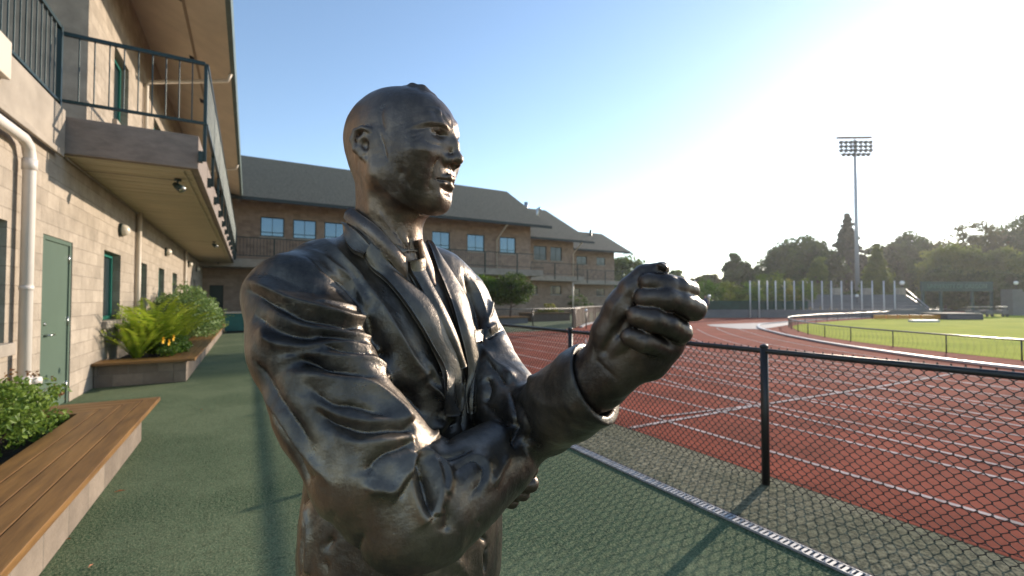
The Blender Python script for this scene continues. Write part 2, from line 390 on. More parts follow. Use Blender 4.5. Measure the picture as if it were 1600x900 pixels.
# low infield fence
inf = thing('infield_fence', 'low dark rail fence curving round the bright green infield grass', 'fence', (24, 13, 0))
acc = 0; last = fc[0]; np_ = 0; IH = .5
for i in range(1, len(fc)):
    acc += (fc[i] - last).length; last = fc[i]
    if acc > 1.55 and fc[i].y > -4 and fc[i].x < 55:
        MB().tube([(last.x, last.y, 0), (last.x, last.y, IH)], .016, 8).build('post', M['black'], inf, smooth=True); acc = 0
MB().tube([(p.x, p.y, IH) for p in fc], .022, 8).build('top_rail', mk('rail_metal', (.12, .11, .10), .3, metal=.5), inf, smooth=True)
m_ = MB()
for i in range(len(fc) - 1):
    a, b = fc[i], fc[i + 1]; L = (b - a).length; n = max(1, int(L / .07))
    if a.y < -2 or a.x > 40: continue
    for k in range(n):
        p = a.lerp(b, k / n); q = a.lerp(b, min(1, (k + 3) / n)) if k + 3 <= n else b
        m_.tube([(p.x, p.y, .02), (q.x, q.y, IH - .02)], .0010, 3, cap=False); m_.tube([(q.x, q.y, .02), (p.x, p.y, IH - .02)], .0010, 3, cap=False)
m_.build('wire_mesh', M['black'], inf)

# ---------------- near wing ----------------
W = -2.18
b1 = thing('school_building', 'tan block two storey wing along the left with projecting balcony and wide eaves', 'building', (W, 15, 0))
low = [(4.6, 6.72, 1.0, 2.27), (7.68, 8.77, -.01, 2.26), (10.4, 11.6, 1.07, 2.32), (13.3, 14.3, .97, 2.32), (16.0, 17.0, .97, 2.35), (18.7, 19.8, .97, 2.35), (21.9, 22.9, .97, 2.35), (25.2, 26.2, .97, 2.35)]
up = [(10.8, 11.95, 4.75, 6.15), (14.8, 15.9, 4.0, 6.2), (18.6, 19.7, 4.95, 6.15), (22.4, 23.5, 4.95, 6.15)]
Y0 = 2.0
wm = MB()
wall_mb(wm, (W, Y0, 0), (0, 1, 0), (1, 0, 0), 28.0, 0, 3.4, [(a - Y0, b - Y0, c, d) for a, b, c, d in low], .2)
wm.box(-9, W, Y0, 30, 3.396, 3.4)
wall = wm.build('wall', M['block_side'], b1)
wm = MB(); wall_mb(wm, (W, 9.25, 0), (0, 1, 0), (1, 0, 0), 20.75, 3.95, 7.66, [(a - 9.25, b - 9.25, c, d) for a, b, c, d in up], .2)
wm.build('wall', M['block_side'], b1)
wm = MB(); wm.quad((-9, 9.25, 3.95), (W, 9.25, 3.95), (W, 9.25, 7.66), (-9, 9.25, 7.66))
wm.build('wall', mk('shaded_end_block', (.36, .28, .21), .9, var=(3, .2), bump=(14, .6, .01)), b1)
def window(par, frame_mat, glass, axis, pos, a0, a1, z0, z1, sgn, depth=.16, fw=.05, mull='v', sill=None, sillmat=None):
    """axis 'x': wall plane x=pos, window runs along y; axis 'y': plane y=pos, runs along x. sgn = outward sign"""
    f = MB(); p0, p1 = pos - sgn * depth, pos - sgn * (depth - .05)
    def bx(mb, s0, s1, t0, t1, q0=p0, q1=p1):
        lo, hi = min(q0, q1), max(q0, q1)
        if axis == 'x': mb.box(lo, hi, s0, s1, t0, t1)
        else: mb.box(s0, s1, lo, hi, t0, t1)
    e = .004
    bx(f, a0 + e, a0 + fw, z0 + e, z1 - e); bx(f, a1 - fw, a1 - e, z0 + e, z1 - e)
    bx(f, a0 + fw + .001, a1 - fw - .001, z0 + e, z0 + fw); bx(f, a0 + fw + .001, a1 - fw - .001, z1 - fw, z1 - e)
    if 'v' in mull: c = (a0 + a1) / 2; bx(f, c - .015, c + .015, z0 + fw + .001, z1 - fw - .001, p0, pos - sgn * (depth - .03))
    if 'h' in mull: c = z0 + (z1 - z0) * .22; bx(f, a0 + fw + .001, a1 - fw - .001, c - .02, c + .02, p0, pos - sgn * (depth - .04))
    fo = f.build('window', frame_mat, par)
    g_ = MB(); q = pos - sgn * (depth - .012); bx(g_, a0 + fw - .01, a1 - fw + .01, z0 + fw - .01, z1 - fw + .01, q - sgn * .006, q)
    g_.build('pane', glass, fo)
    if sill:
        s_ = MB(); bx(s_, a0 - .06, a1 + .06, z0 - sill, z0 - .003, pos - sgn * .02, pos + sgn * .07)
        s_.build('sill', sillmat or M['concrete'], fo, bevel=.008)
    return fo
for i, (a, b, c, d) in enumerate(low):
    if i == 1: continue
    window(b1, M['teal'], M['glass'], 'x', W, a, b, c, d, 1, .17, .07, 'v' if i else '', .13)
for i, (a, b, c, d) in enumerate(up): window(b1, M['teal'], M['glass'], 'x', W, a, b, c, d, 1, .17, .07, 'v', .1 if i != 1 else None)
# door
dm = MB(); dm.box(W - .06, W - .03, 7.80, 8.70, .012, 2.20); dr = dm.build('door', M['green_door'], b1)
df = MB(); df.box(W - .07, W - .012, 7.684, 7.797, 0, 2.256); df.box(W - .07, W - .012, 8.703, 8.766, 0, 2.256); df.box(W - .07, W - .012, 7.798, 8.702, 2.203, 2.256)
df.build('door_frame', M['green_door'], b1)
h = MB(); h.tube([(W - .03, 7.88, 1.0), (W + .03, 7.88, 1.0), (W + .035, 8.02, 1.0)], .011, 8); MB().tube([(W - .03, 7.88, 1.14), (W - .015, 7.88, 1.14)], .022, 10).build('lock', M['steel'], dr, smooth=True)
h.build('handle', M['steel'], dr, smooth=True)
for z in (.25, 1.15, 2.02):
    MB().tube([(W - .02, 8.705, z - .06), (W - .02, 8.705, z + .06)], .012, 8).build('hinge', M['steel'], dr, smooth=True)
# balcony slab with fascia, soffit and upstand
BX, BY0 = -.67, 8.2
sl = MB(); sl.box(W - .02, BX, BY0, 29.9, 3.40, 3.90); sl.build('balcony_slab', M['fascia'], b1, bevel=.01)
sl = MB(); sl.box(W + .004, BX - .10, BY0 + .10, 29.8, 3.385, 3.398)
y = BY0 + .12
while y < 28: sl.box(W + .006, BX - .12, y, y + .012, 3.378, 3.3845); y += .30
sl.box(BX - .22, BX - .19, BY0 + .1, 29.8, 3.366, 3.3775)
sl.build('balcony_soffit', M['soffit_low'], b1)
# terrace parapet band near camera
pb = MB(); pb.box(W - .02, W + .05, Y0, 8.17, 3.38, 3.96); pb.box(W + .052, W + .09, Y0, 8.0, 3.30, 3.372); pb.build('parapet', M['concrete'], b1, bevel=.01)
pb = MB(); pb.box(-9, W - .025, Y0, 9.2, 3.80, 3.90); pb.build('terrace_floor', M['concrete'], b1)
pb = MB(); pb.box(W - .02, W + .12, 5.4, 6.35, 3.62, 4.0); pb.build('corbel', M['cream'], b1, bevel=.01)
# white drain pipes
def pipe(path, r=.055, mat='white', name='downpipe'):
    p = MB(); p.tube(path, r, 14); return p.build(name, M[mat], b1, smooth=True)
PX = W + .10
dp = pipe([(PX, 2.2, 3.16), (PX, 6.72, 3.16), (PX, 6.85, 3.11), (PX, 6.9, 3.0), (PX, 6.9, .02)])
for P_, rr in (([(PX, 6.9, 2.86), (PX, 6.9, 2.98)], .064), ([(PX, 6.9, 1.55), (PX, 6.9, 1.60)], .06)):
    MB().tube(P_, rr, 14).build('coupling', M['white'], dp, smooth=True)
c_ = MB(); c_.tube([(PX, 6.9, .50), (PX, 6.9, .62)], .066, 14); c_.build('coupling', M['white'], dp, smooth=True)
MB().tube([(PX + .03, 6.91, .56), (PX + .12, 6.96, .56)], .042, 12).build('clean_out', M['white'], dp, smooth=True)
for yy in (12.9, 21.6):
    pipe([(W + .06, yy, 3.38), (W + .06, yy, .02)], .05, 'cream')
    pipe([(-.44, yy + .1, 6.98), (-.5, yy + .15, 6.82), (W + .10, yy + .5, 6.55), (W + .06, yy + .5, 6.45), (W + .06, yy + .5, 3.92)], .045, 'cream')
# conduit under soffit and spot lights
cd = MB(); cd.tube([(W + .03, 8.3, 3.36), (W + .03, 28, 3.36)], .014, 6); cd.build('conduit', M['concrete'], b1, smooth=True)
for yy in (8.95, 18.0):
    k = MB(); k.tube([(W + .03, yy, 3.355), (-1.0, yy, 3.355)], .008, 6); k.build('conduit', M['concrete'], b1, smooth=True)
    s_ = MB(); s_.tube([(-1.0, yy, 3.38), (-1.0, yy, 3.345)], .05, 12); s_.tube([(-1.0, yy, 3.345), (-1.0, yy - .01, 3.27)], .012, 8)
    s_.tube([(-1.04, yy - .02, 3.29), (-.99, yy - .05, 3.245), (-.93, yy - .09, 3.20)], [.035, .055, .06], 14)
    so_ = s_.build('spotlight', M['dark_teal'], b1, smooth=True)
    MB().tube([(-.925, yy - .094, 3.197), (-.92, yy - .098, 3.19)], .052, 14).build('lens', M['steel'], so_, smooth=True)
# bulkhead wall lamps
for yy, z in ((11.45, 2.80), (17.05, 2.88), (23.1, 2.92), (26.5, 2.92)):
    l_ = MB(); l_.tube([(W + .001, yy, z), (W + .05, yy, z)], .13, 18); lo = l_.build('wall_lamp', M['dark_teal'], b1, smooth=False)
    s_ = MB(); s_.sphere((W + .05, yy, z), .115, 18, 10, sx=1.05); s_.build('diffuser', mk('lamp_glass', (.7, .62, .5), .25), lo, smooth=True)
# railings
def railing(par, a, b, zb, zt, step=.145, post=None, r=.009):
    a, b = Vector(a), Vector(b); L = (b - a).length; t = (b - a) / L
    m_ = MB(); n = int(L / step)
    for i in range(1, n):
        p = a + t * (L * i / n); m_.tube([(p.x, p.y, zb + .02), (p.x, p.y, zt - .02)], r, 6, cap=False)
    ro = m_.build('balusters', M['dark_teal'], par, smooth=True)
    for z, hh, nm in ((zb, .018, 'bottom_rail'), (zt, .024, 'top_rail')):
        q = MB(); nrm = Vector((-t.y, t.x, 0)) * .022
        q.prism([(*(a + nrm).xy, z - hh), (*(b + nrm).xy, z - hh), (*(b - nrm).xy, z - hh), (*(a - nrm).xy, z - hh)], (0, 0, 2 * hh))
        q.build(nm, M['dark_teal'], par)
railing(b1, (-2.2, 2.3, 0), (-2.2, 8.12, 0), 4.06, 5.06)
railing(b1, (-2.16, 8.14, 0), (-.60, 8.14, 0), 4.08, 4.98)
railing(b1, (-.58, 8.18, 0), (-.58, 29, 0), 4.08, 4.98, .135)
for i, yy in enumerate(np.arange(8.16, 29, 1.75)):
    MB().box(-.615, -.572, yy - .0, yy + .04, 3.52, 5.0).build('rail_post', M['dark_teal'], b1)
    MB().box(-.668, -.616, yy - .03, yy + .07, 3.5, 3.66).build('bracket', M['dark_teal'], b1)
for p_ in ((-2.2, 8.15),): MB().box(p_[0] - .025, p_[0] + .025, p_[1] - .025, p_[1] + .025, 3.6, 5.08).build('rail_post', M['dark_teal'], b1)
# roof: sloped soffit, shingles, gutter
GX, GZ = -.44, 7.05
rf = MB(); rf.add([(GX, 8.0, GZ - .05), (GX, 30.5, GZ - .05), (W - .1, 30.5, 7.68), (W - .1, 8.0, 7.68)], [(0, 1, 2, 3)]); rf.build('roof_soffit', M['soffit'], b1)
rf = MB(); rf.prism([(GX + .02, 7.9, GZ + .06), (-9, 7.9, 11.2), (-9, 7.9, 11.35), (GX + .02, 7.9, GZ + .18)], (0, 26, 0)); ro = rf.build('roof', M['shingle'], b1)
for yy in (10.5, 13.2, 15.9, 18.6, 21.3):
    v_ = MB(); v_.box(-1.3, -1.2, yy, yy + .3, 0, .012); v_ = [(x, y_, GZ - .06 + (GX - x) * .378 - z) for x, y_, z in v_.v]
    q = MB(); q.add(v_, [(0, 1, 3, 2), (4, 6, 7, 5), (0, 4, 5, 1), (2, 3, 7, 6), (0, 2, 6, 4), (1, 5, 7, 3)]); q.build('soffit_vent', M['dark'], b1)
gt = MB(); gt.prism([(GX, 7.9, GZ - .08), (GX + .09, 7.9, GZ - .06), (GX + .12, 7.9, GZ + .06), (GX - .01, 7.9, GZ + .06)], (0, 20.3, 0)); gt.build('gutter', M['gutter'], b1)
st_ = MB(); st_.add([(GX - .7, 8.0, GZ - .05 + .7 * .378 - .012), (GX - .7, 29, GZ - .05 + .7 * .378 - .012), (GX - .76, 29, GZ - .05 + .76 * .378 - .012), (GX - .76, 8, GZ - .05 + .76 * .378 - .012)], [(0, 1, 2, 3)])
st_.build('soffit_strip', mk('soffit_seam', (.28, .21, .14), .8), b1)

# ---------------- far wing, three stepped blocks ----------------
def block(name_label, X0, X1, YF, YE, YS, z_e, z_s, ridge, eave_x1, wins_up, wins_low, glass_up, door=None, rail_step=.16):
    bb = thing('school_building', name_label, 'building', ((X0 + X1) / 2, YF, 0))
    ops = [(a - X0, b - X0, c, d) for a, b, c, d in wins_up + wins_low]
    if door: ops.append((door[0] - X0, door[1] - X0, -.01, door[3]))
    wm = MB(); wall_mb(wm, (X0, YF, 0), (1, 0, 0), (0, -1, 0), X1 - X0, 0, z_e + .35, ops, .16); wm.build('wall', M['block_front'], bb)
    MB().box(X0 + .1, X1 - .1, YF + .25, YF + .3, .02, z_e + .2).build('interior', M['dark'], bb)  # dark sheet added behind the wall so no bright gaps show at openings
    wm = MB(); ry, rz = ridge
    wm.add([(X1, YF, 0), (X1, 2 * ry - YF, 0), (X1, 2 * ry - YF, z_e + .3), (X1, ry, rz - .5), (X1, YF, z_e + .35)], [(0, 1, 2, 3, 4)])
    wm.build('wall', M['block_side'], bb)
    for a, b, c, d in wins_up: window(bb, M['dark_teal'], glass_up, 'y', YF, a, b, c, d, -1, .10, .06, 'vh', .12)
    for a, b, c, d in wins_low: window(bb, M['dark_teal'], M['glass'], 'y', YF, a, b, c, d, -1, .10, .06, 'v', .12)
    if door: MB().box(door[0] + .01, door[1] - .01, YF + .1, YF + .14, .01, door[3] - .01).build('door', M['dark_teal'], bb)
    # roof
    ex0 = X0 - .3; ov = eave_x1
    sl_ = (rz - z_e) / (ry - YE)
    r_ = MB(); r_.add([(ex0, YE, z_e), (ov, YE, z_e), (ov, ry, rz), (ex0, ry, rz), (ex0, YE, z_e + .13), (ov, YE, z_e + .13), (ov, ry, rz + .13), (ex0, ry, rz + .13)],
                      [(3, 2, 1, 0), (4, 5, 6, 7), (0, 1, 5, 4), (1, 2, 6, 5), (3, 0, 4, 7)])
    r_.add([(ex0, 2 * ry - YE, z_e), (ov, 2 * ry - YE, z_e), (ov, ry + .001, rz), (ex0, ry + .001, rz), (ex0, 2 * ry - YE, z_e + .13), (ov, 2 * ry - YE, z_e + .13), (ov, ry + .001, rz + .13), (ex0, ry + .001, rz + .13)],
           [(0, 1, 2, 3), (7, 6, 5, 4), (1, 0, 4, 5), (2, 1, 5, 6), (0, 3, 7, 4)])
    r_.build('roof', M['shingle'], bb)
    MB().box(ex0, ov + .02, YE - .10, YE - .002, z_e - .08, z_e + .10).build('gutter', M['far_gutter'], bb)
    s_ = MB(); s_.add([(ex0, YE + .01, z_e - .06), (ov - .03, YE + .01, z_e - .06), (ov - .03, YF + .1, z_e + .30), (ex0, YF + .1, z_e + .30)], [(3, 2, 1, 0)]); s_.build('roof_soffit', M['soffit'], bb)
    # balcony
    MB().box(X0, X1 + .05, YS, YF - .003, z_s, z_s + .45).build('balcony_slab', M['concrete'], bb)
    railing(bb, (X0, YS - .03, 0), (X1 + .05, YS - .03, 0), z_s + .62, z_s + 1.6, rail_step, r=.011)
    for xx in np.arange(X0 + .8, X1 + .1, 2.6): MB().box(xx - .03, xx + .03, YS - .07, YS - .01, z_s + .1, z_s + 1.62).build('rail_post', M['dark_teal'], bb)
    return bb
def wy(u0, u1, v0, v1, Y):
    a = on_y(u0, v0, Y); b = on_y(u1, v1, Y); return (a.x, b.x, b.z, a.z)
def fix(L, z0, z1): return [(a, b, z0, z1) for a, b, _, _ in L]
YF1 = 30.0
up1 = [wy(u, v, 338 + (u - 407) * .085, 371 + (u - 407) * .07, YF1) for u, v in ((407, 444), (458, 494), (507, 543), (580, 612), (628, 658), (675, 703), (730, 757), (781, 806))]
up1 = [(a, b, c, d) for a, b, c, d in up1]
A = on_y(829, 380, YF1).x
s1 = block('long brick block nearest the corner, with eight blue windows under a green grey roof', W, A, YF1, 28.4, 28.3, 6.92, 3.2, (35.3, 11.0), on_z(858, 357, 7.05).x - .55,
           up1, fix([wy(u, v, 450, 465, YF1) for u, v in ((675, 700), (735, 760))], 1.35, 2.2), M['glass_blue'], door=(*[on_y(u, 450, YF1).x for u in (327, 349)], 0, 2.25))
YF2 = 35.4; e2 = on_z(922, 380, 7.05); r2 = on_x(858, 331, e2.x)
B = on_y(896, 400, YF2).x
s2 = block('middle brick block of the far wing, stepped back, with two paired windows', A - 1, B, YF2, 34.0, 33.8, 6.93, 3.15, (r2.y, r2.z), e2.x - .5,
           fix([wy(834, 854, 389, 414, YF2), wy(860, 878, 391, 415, YF2)], 5.15, 6.45), fix([wy(826, 840, 443, 457, YF2), wy(860, 877, 443, 458, YF2)], 1.95, 2.75), M['glass'])
YF3 = 41.0; e3 = on_z(981, 395.5, 7.05); r3 = on_x(942, 367, e3.x)
D = on_y(960, 400, YF3).x
s3 = block('farthest and smallest brick block of the far wing', B - 1, D, YF3, 39.6, 39.4, 6.95, 3.15, (r3.y, r3.z), e3.x - .2,
           fix([wy(901, 917, 392, 403, YF3), wy(932, 946, 393, 406, YF3)], 5.5, 6.4), fix([wy(896, 906, 449, 461, YF3), wy(932, 945, 450, 461, YF3)], 1.9, 2.7), M['glass'])
# downpipes of the far wing
for bb, (u, Y), e in ((s1, (776, YF1 - .08), 28.4), (s2, (895.5, YF2 - .08), 34.0)):
    x = on_y(u, 400, Y).x
    MB().tube([(x + .1, e, 6.85), (x + .05, e + .2, 6.75), (x, Y, 5.9), (x, Y, 3.75)], .06, 8).build('downpipe', M['cream'], bb, smooth=True)
    if bb is s2: x = on_y(895, 400, Y - 1.4).x; MB().tube([(x, Y - 1.4, 3.1), (x, Y - 1.4, .0)], .07, 8).build('column', M['cream'], bb, smooth=True)
q = on_y(840, 330, 36.5); MB().tube([(q.x, 36.5, q.z - 1.2), (q.x, 36.5, q.z + .2), (q.x + .2, 36.5, q.z + .35), (q.x + .3, 36.5, q.z + .1)], .14, 10).build('chimney_flue', M['steel'], s2, smooth=True)
MB().tube([(on_y(822, 318, 37).x, 37, 9.5), (on_y(822, 318, 37).x, 37, on_y(822, 316, 37).z)], .2, 10).build('roof_vent', M['steel'], s1, smooth=True)
MB().tube([(on_y(923, 368, 44).x, 44, 8), (on_y(923, 368, 44).x, 44, on_y(923, 359, 44).z)], .15, 8).build('roof_vent', M['dark_teal'], s3, smooth=True)

# teal counter box at the walkway's end
tb = thing('counter_box', 'teal panelled counter with a pale wooden top at the far end of the walkway', 'counter', (.1, 23.6, 0))
MB().box(-.85, 1.4, 23.3, 24.0, .08, .84).build('body', M['teal_box'], tb, bevel=.01); MB().box(-.80, 1.35, 23.34, 23.96, 0, .078).build('plinth', M['dark'], tb)
MB().box(-.9, 1.45, 23.24, 24.06, .843, .90).build('top', M['cream'], tb, bevel=.01)

# ---------------- planters with bench tops ----------------
def planter(y0, y1, label, x0=W + .01, x1=-.93, h=.37, open0=False):
    t = thing('planter_bench', label, 'planter', (x1, (y0 + y1) / 2, 0))
    m_ = MB(); m_.box(x1 - .18, x1, y0, y1, 0, h); m_.build('block_side_wall', M['block_planter'], t, bevel=.006)
    m_ = MB(); m_.box(x0, x1 - .182, y1 - .18, y1, 0, h); m_.build('block_end_wall', M['block_planter_end'], t, bevel=.006)
    m_ = MB(); m_.box(x0, x1 - .182, y0, y0 + .18, 0, h); m_.build('block_end_wall', M['block_planter_end'], t, bevel=.006)
    s_ = MB(); n = 24; ny = int((y1 - y0) / .08); vs = [(x0 + (x1 - .19 - x0) * i / 12, y0 + .19 + (y1 - y0 - .38) * j / ny, h - .07 + random.uniform(-.012, .012)) for j in range(ny + 1) for i in range(13)]
    s_.add(vs, [(j * 13 + i, j * 13 + i + 1, (j + 1) * 13 + i + 1, (j + 1) * 13 + i) for j in range(ny) for i in range(12)]); s_.build('soil', M['soil'], t, smooth=True)
    X1 = x1 + .14; bw = .135; gap = .007; z = h + .002; nb = 4
    Xi = X1 - nb * bw
    yb = y1 + .14; ya = y0 - .14
    for k in range(nb):   # long boards with mitred ends
        xa = Xi + k * bw; xb = xa + bw - gap; o0 = (X1 - xb); o1 = (X1 - xa)
        b_ = MB(); b_.prism([(xa, ya + o1, z), (xa, yb - o1, z), (xb, yb - o0, z), (xb, ya + o0, z)][::-1], (0, 0, .042))
        b_.build('bench_board', M['wood'], t, bevel=.004)
        for s__, e in ((1, yb), (-1, ya)):
            y_o = e - s__ * (X1 - xb); y_i = e - s__ * (X1 - xa)
            b_ = MB(); P_ = [(x0, y_i, z), (x0, y_o, z), (xb - .004, y_o, z), (xa - .004, y_i, z)]
            if s__ < 0: P_ = P_[::-1]
            b_.prism(P_, (0, 0, .042)); b_.build('bench_board', M['wood_end'], t, bevel=.004)
    return t
planter(-1.2, 5.98, 'nearest planter bench, long orange brown boards on a block wall, holding the leafy rose bush')
planter(9.88, 28.2, 'planter bench farther along the wall, holding ferns and yellow flowers')

# far planters in front of the far wing
fp = thing('planter', 'low timber edged planter under the small dark tree by the far wing', 'planter', (13, 24, 0))
a = on_y(783, 490, 23.5); b = on_y(826, 490, 23.5)
MB().box(a.x - 1.5, b.x, 23.6, 25.2, 0, .34).build('wall', M['wallgrey'], fp); MB().box(a.x - 1.6, b.x + .1, 23.5, 25.3, .345, .41).build('cap', M['wood_end'], fp)
fp2 = thing('planter', 'low planter with pale yellow bushes in front of the middle block', 'planter', (16, 24, 0))
a = on_y(832, 490, 25.1); b = on_y(892, 490, 25.1)
MB().box(a.x, b.x, 25.2, 26.8, 0, .50).build('wall', M['old_wood'], fp2); MB().box(a.x - .05, b.x + .05, 25.1, 26.9, .505, .56).build('cap', M['wood_end'], fp2)

# curved slatted timber fence and its white kerb
cf = thing('slatted_fence', 'curved weathered timber slat fence with a pale top rail, beyond the low chain link fence', 'fence', (18, 20, 0))
cv = catmull([on_z(897, 512), on_z(908, 507.5), on_z(930, 503.5), on_z(965, 501), on_z(1010, 499.5)], 10)
cv = [Vector((p.x, p.y, 0)) for p in cv]
sl_ = MB(); 
L = 0
for i in range(len(cv) - 1):
    a, b = cv[i], cv[i + 1]; t = (b - a).normalized(); n = max(1, int((b - a).length / .17))
    for k in range(n):
        p = a.lerp(b, (k + .5) / n); nn = Vector((-t.y, t.x, 0)) * .012; w_ = t * .07
        sl_.prism([tuple(p + w_ + nn), tuple(p - w_ + nn), tuple(p - w_ - nn), tuple(p + w_ - nn)], (0, 0, .98))
sl_.build('slats', M['old_wood'], cf)
r_ = MB(); ribbon(r_, cv, .14, .985, .05); r_.build('top_rail', M['cream'], cf)
for i in range(0, len(cv), 4):
    p = cv[i]; MB().box(p.x - .05, p.x + .05, p.y + .03, p.y + .12, 0, .98).build('post', M['old_wood'], cf)
g = MB(); ribbon(g, offset(cv, -.35), .16, .02, .06); structure('white_kerb', g, M['curb'])
p = on_z(916, 514); bl = thing('bollard', 'thin dark post with a small pale ball top in front of the slatted fence', 'bollard', (p.x, p.y, 0))
MB().tube([(p.x, p.y, 0), (p.x, p.y, .86)], .03, 8).build('post', M['black'], bl, smooth=True); MB().sphere((p.x, p.y, .92), .07).build('ball', M['globe'], bl, smooth=True)

# ---------------- far side of the stadium ----------------
Dh = Vector((math.sin(YAW), math.cos(YAW), 0))
def Q(u, d, z): return Dh * d + RV * ((u - 800) / FPX * d) + Vector((0, 0, z))
def zz(v, d): return 1.45 + (468 - v) / FPX * d
def qbox(mb, u0, u1, d0, dd, z0, z1):
    """box facing the camera side of the field: lateral extent from u0..u1 as seen at distance d0, dd metres deep"""
    a, b = Q(u0, d0, z0), Q(u1, d0, z0); return mb.prism([a, b, b + Dh * dd, a + Dh * dd], (0, 0, z1 - z0))
t = MB(); qbox(t, 1050, 1470, 36.5, .3, 0, zz(484, 36.5)); rw = t.build('retaining_wall', M['wallgrey']); tag(rw, 'long low grey wall along the far edge of the track', 'wall')
t = MB(); qbox(t, 1050, 1262, 37.4, .1, .5, zz(470, 37.4)); hf = t.build('mesh_fence', mk('green_screen', (.012, .05, .035), .8, var=(3, .3))); tag(hf, 'dark green screen fence below the sunlit shrubs, left of the steps', 'fence')
gs = thing('stepped_seating', 'grey concrete seating steps behind the row of white poles', 'grandstand', Q(1350, 38, 0))
t = MB()
for k in range(6): qbox(t, 1262 - k, 1452 - k * 7.5, 38 + k * .8, .8, .5, zz(482, 38) + k * .24)
t.build('steps', M['wallgrey'], gs)
for u0, u1 in ((1304, 1315), (1352, 1364), (1405, 1416)):
    t = MB(); qbox(t, u0, u1, 43.0, .6, 1.6, zz(450, 43.2)); t.build('pier', M['concrete'], gs)
for dv in (0, 9):
    t = MB(); t.tube([Q(1416, 43.2, zz(452 + dv, 43.2)), Q(1452, 38.0, zz(482 + dv * .3, 38))], .025, 6); t.build('handrail', M['pole_white'], gs, smooth=True)
pu = [1086, 1172, 1186, 1199, 1212, 1226, 1241, 1255, 1269, 1284.5, 1299, 1315, 1331, 1346.5, 1363, 1381, 1398]
pole = MB().tube([(0, 0, 0), (0, 0, zz(439.5, 37.8) - .0)], .05, 8)
pm = None
for i, u in enumerate(pu):
    P_ = Q(u, 36.3 if i < 3 else 37.0, 0)
    if pm is None:
        po = pole.build('white_pole', M['pole_white'], None, smooth=True)
    else:
        po = pm.copy(); C.objects.link(po)
    pm = pm or po; po.location = P_
    if i == 0: tag(po, 'single white pole just right of the fist, apart from the row', 'pole', 'white poles along the far wall')
    elif i == 1: tag(po, 'leftmost of the long row of white poles along the far wall', 'pole', 'white poles along the far wall')
    elif i == len(pu) - 1: tag(po, 'rightmost of the long row of white poles, near the sloping handrail', 'pole', 'white poles along the far wall')
    else:
        ords = ['second', 'third', 'fourth', 'fifth', 'sixth', 'seventh', 'eighth']
        lab = (ords[i - 2] + ' white pole from the left end of the long row along the far wall') if i < 9 else (ords[len(pu) - 2 - i] + ' white pole from the right end of the long row along the far wall')
        tag(po, lab, 'pole', 'white poles along the far wall')
sg = thing('stadium_sign', 'wide dark green sign on four posts before the trees, with pale capital letters', 'sign', Q(1496, 42, 0))
t = MB(); qbox(t, 1441, 1552, 42, .2, zz(455, 42), zz(440, 42)); t.build('panel', M['sign'], sg)
for u in (1443, 1471, 1520, 1550):
    t = MB(); qbox(t, u - 1.5, u + 1.5, 42.21, .15, 0, zz(441, 42)); t.build('post', M['sign'], sg)
tx = bpy.data.curves.new('lettering', 'FONT'); tx.body = 'UNIVERSITY OF OREGON'; tx.size = .50; tx.align_x = 'CENTER'; tx.align_y = 'CENTER'; tx.extrude = .01
to = bpy.data.objects.new('tmp_text', tx); C.objects.link(to)
dg_ = bpy.context.evaluated_depsgraph_get(); me = bpy.data.meshes.new_from_object(to.evaluated_get(dg_)); bpy.data.objects.remove(to)
xs = [v.co.x for v in me.vertices]; sc = (92 / FPX * 42) / (max(xs) - min(xs))
lo = bpy.data.objects.new('lettering', me); C.objects.link(lo); lo.parent = sg; me.materials.clear(); me.materials.append(M['sign_text'])
lo.location = Q(1496, 41.97, zz(447.5, 42)) - sg.location; lo.rotation_euler = (math.pi / 2, 0, -YAW); lo.scale = (sc, sc * 1.15, 1)
for u, v, d, rr, lab in ((1108, 463, 37, .14, 'small white globe lamp right of the fist above the far wall'), (1260, 441, 46, .14, 'white globe lamp above the narrow yellow green tree base'), (1339, 462, 40, .13, 'white globe lamp low in front of the floodlight pole'),
                    (1410, 442, 43.5, .2, 'largest white globe lamp on the pier at the top of the sloping handrail'), (1588, 442, 43.5, .18, 'bluish white globe lamp right of the green sign')):
    P_ = Q(u, d, 0); L_ = thing('globe_lamp', lab, 'lamp', P_, 'globe lamps round the stadium')
    z = zz(v, d); base = 1.0
    MB().tube([(P_.x, P_.y, 0), (P_.x, P_.y, z - rr)], .035, 8).build('post', M['black'], L_, smooth=True); MB().sphere((P_.x, P_.y, z), rr).build('globe', M['globe'], L_, smooth=True)
pr = thing('block_pier', 'grey concrete pier beside a sloping stair wall at the right edge, behind the sign', 'pier', Q(1590, 41, 0))
t = MB(); qbox(t, 1582, 1598, 41, 1, 0, zz(452, 41)); t.build('column', M['wallgrey'], pr)
t = MB(); a, b = Q(1598, 41, 0), Q(1625, 41, 0); t.add([a, b, Q(1625, 41, 1.6), Q(1598, 41, 2.2), a + Dh, b + Dh, Q(1625, 41, 1.6) + Dh, Q(1598, 41, 2.2) + Dh], [(0, 1, 2, 3), (7, 6, 5, 4), (3, 2, 6, 7), (1, 5, 6, 2)]); t.build('stair_wall', M['wallgrey'], pr)
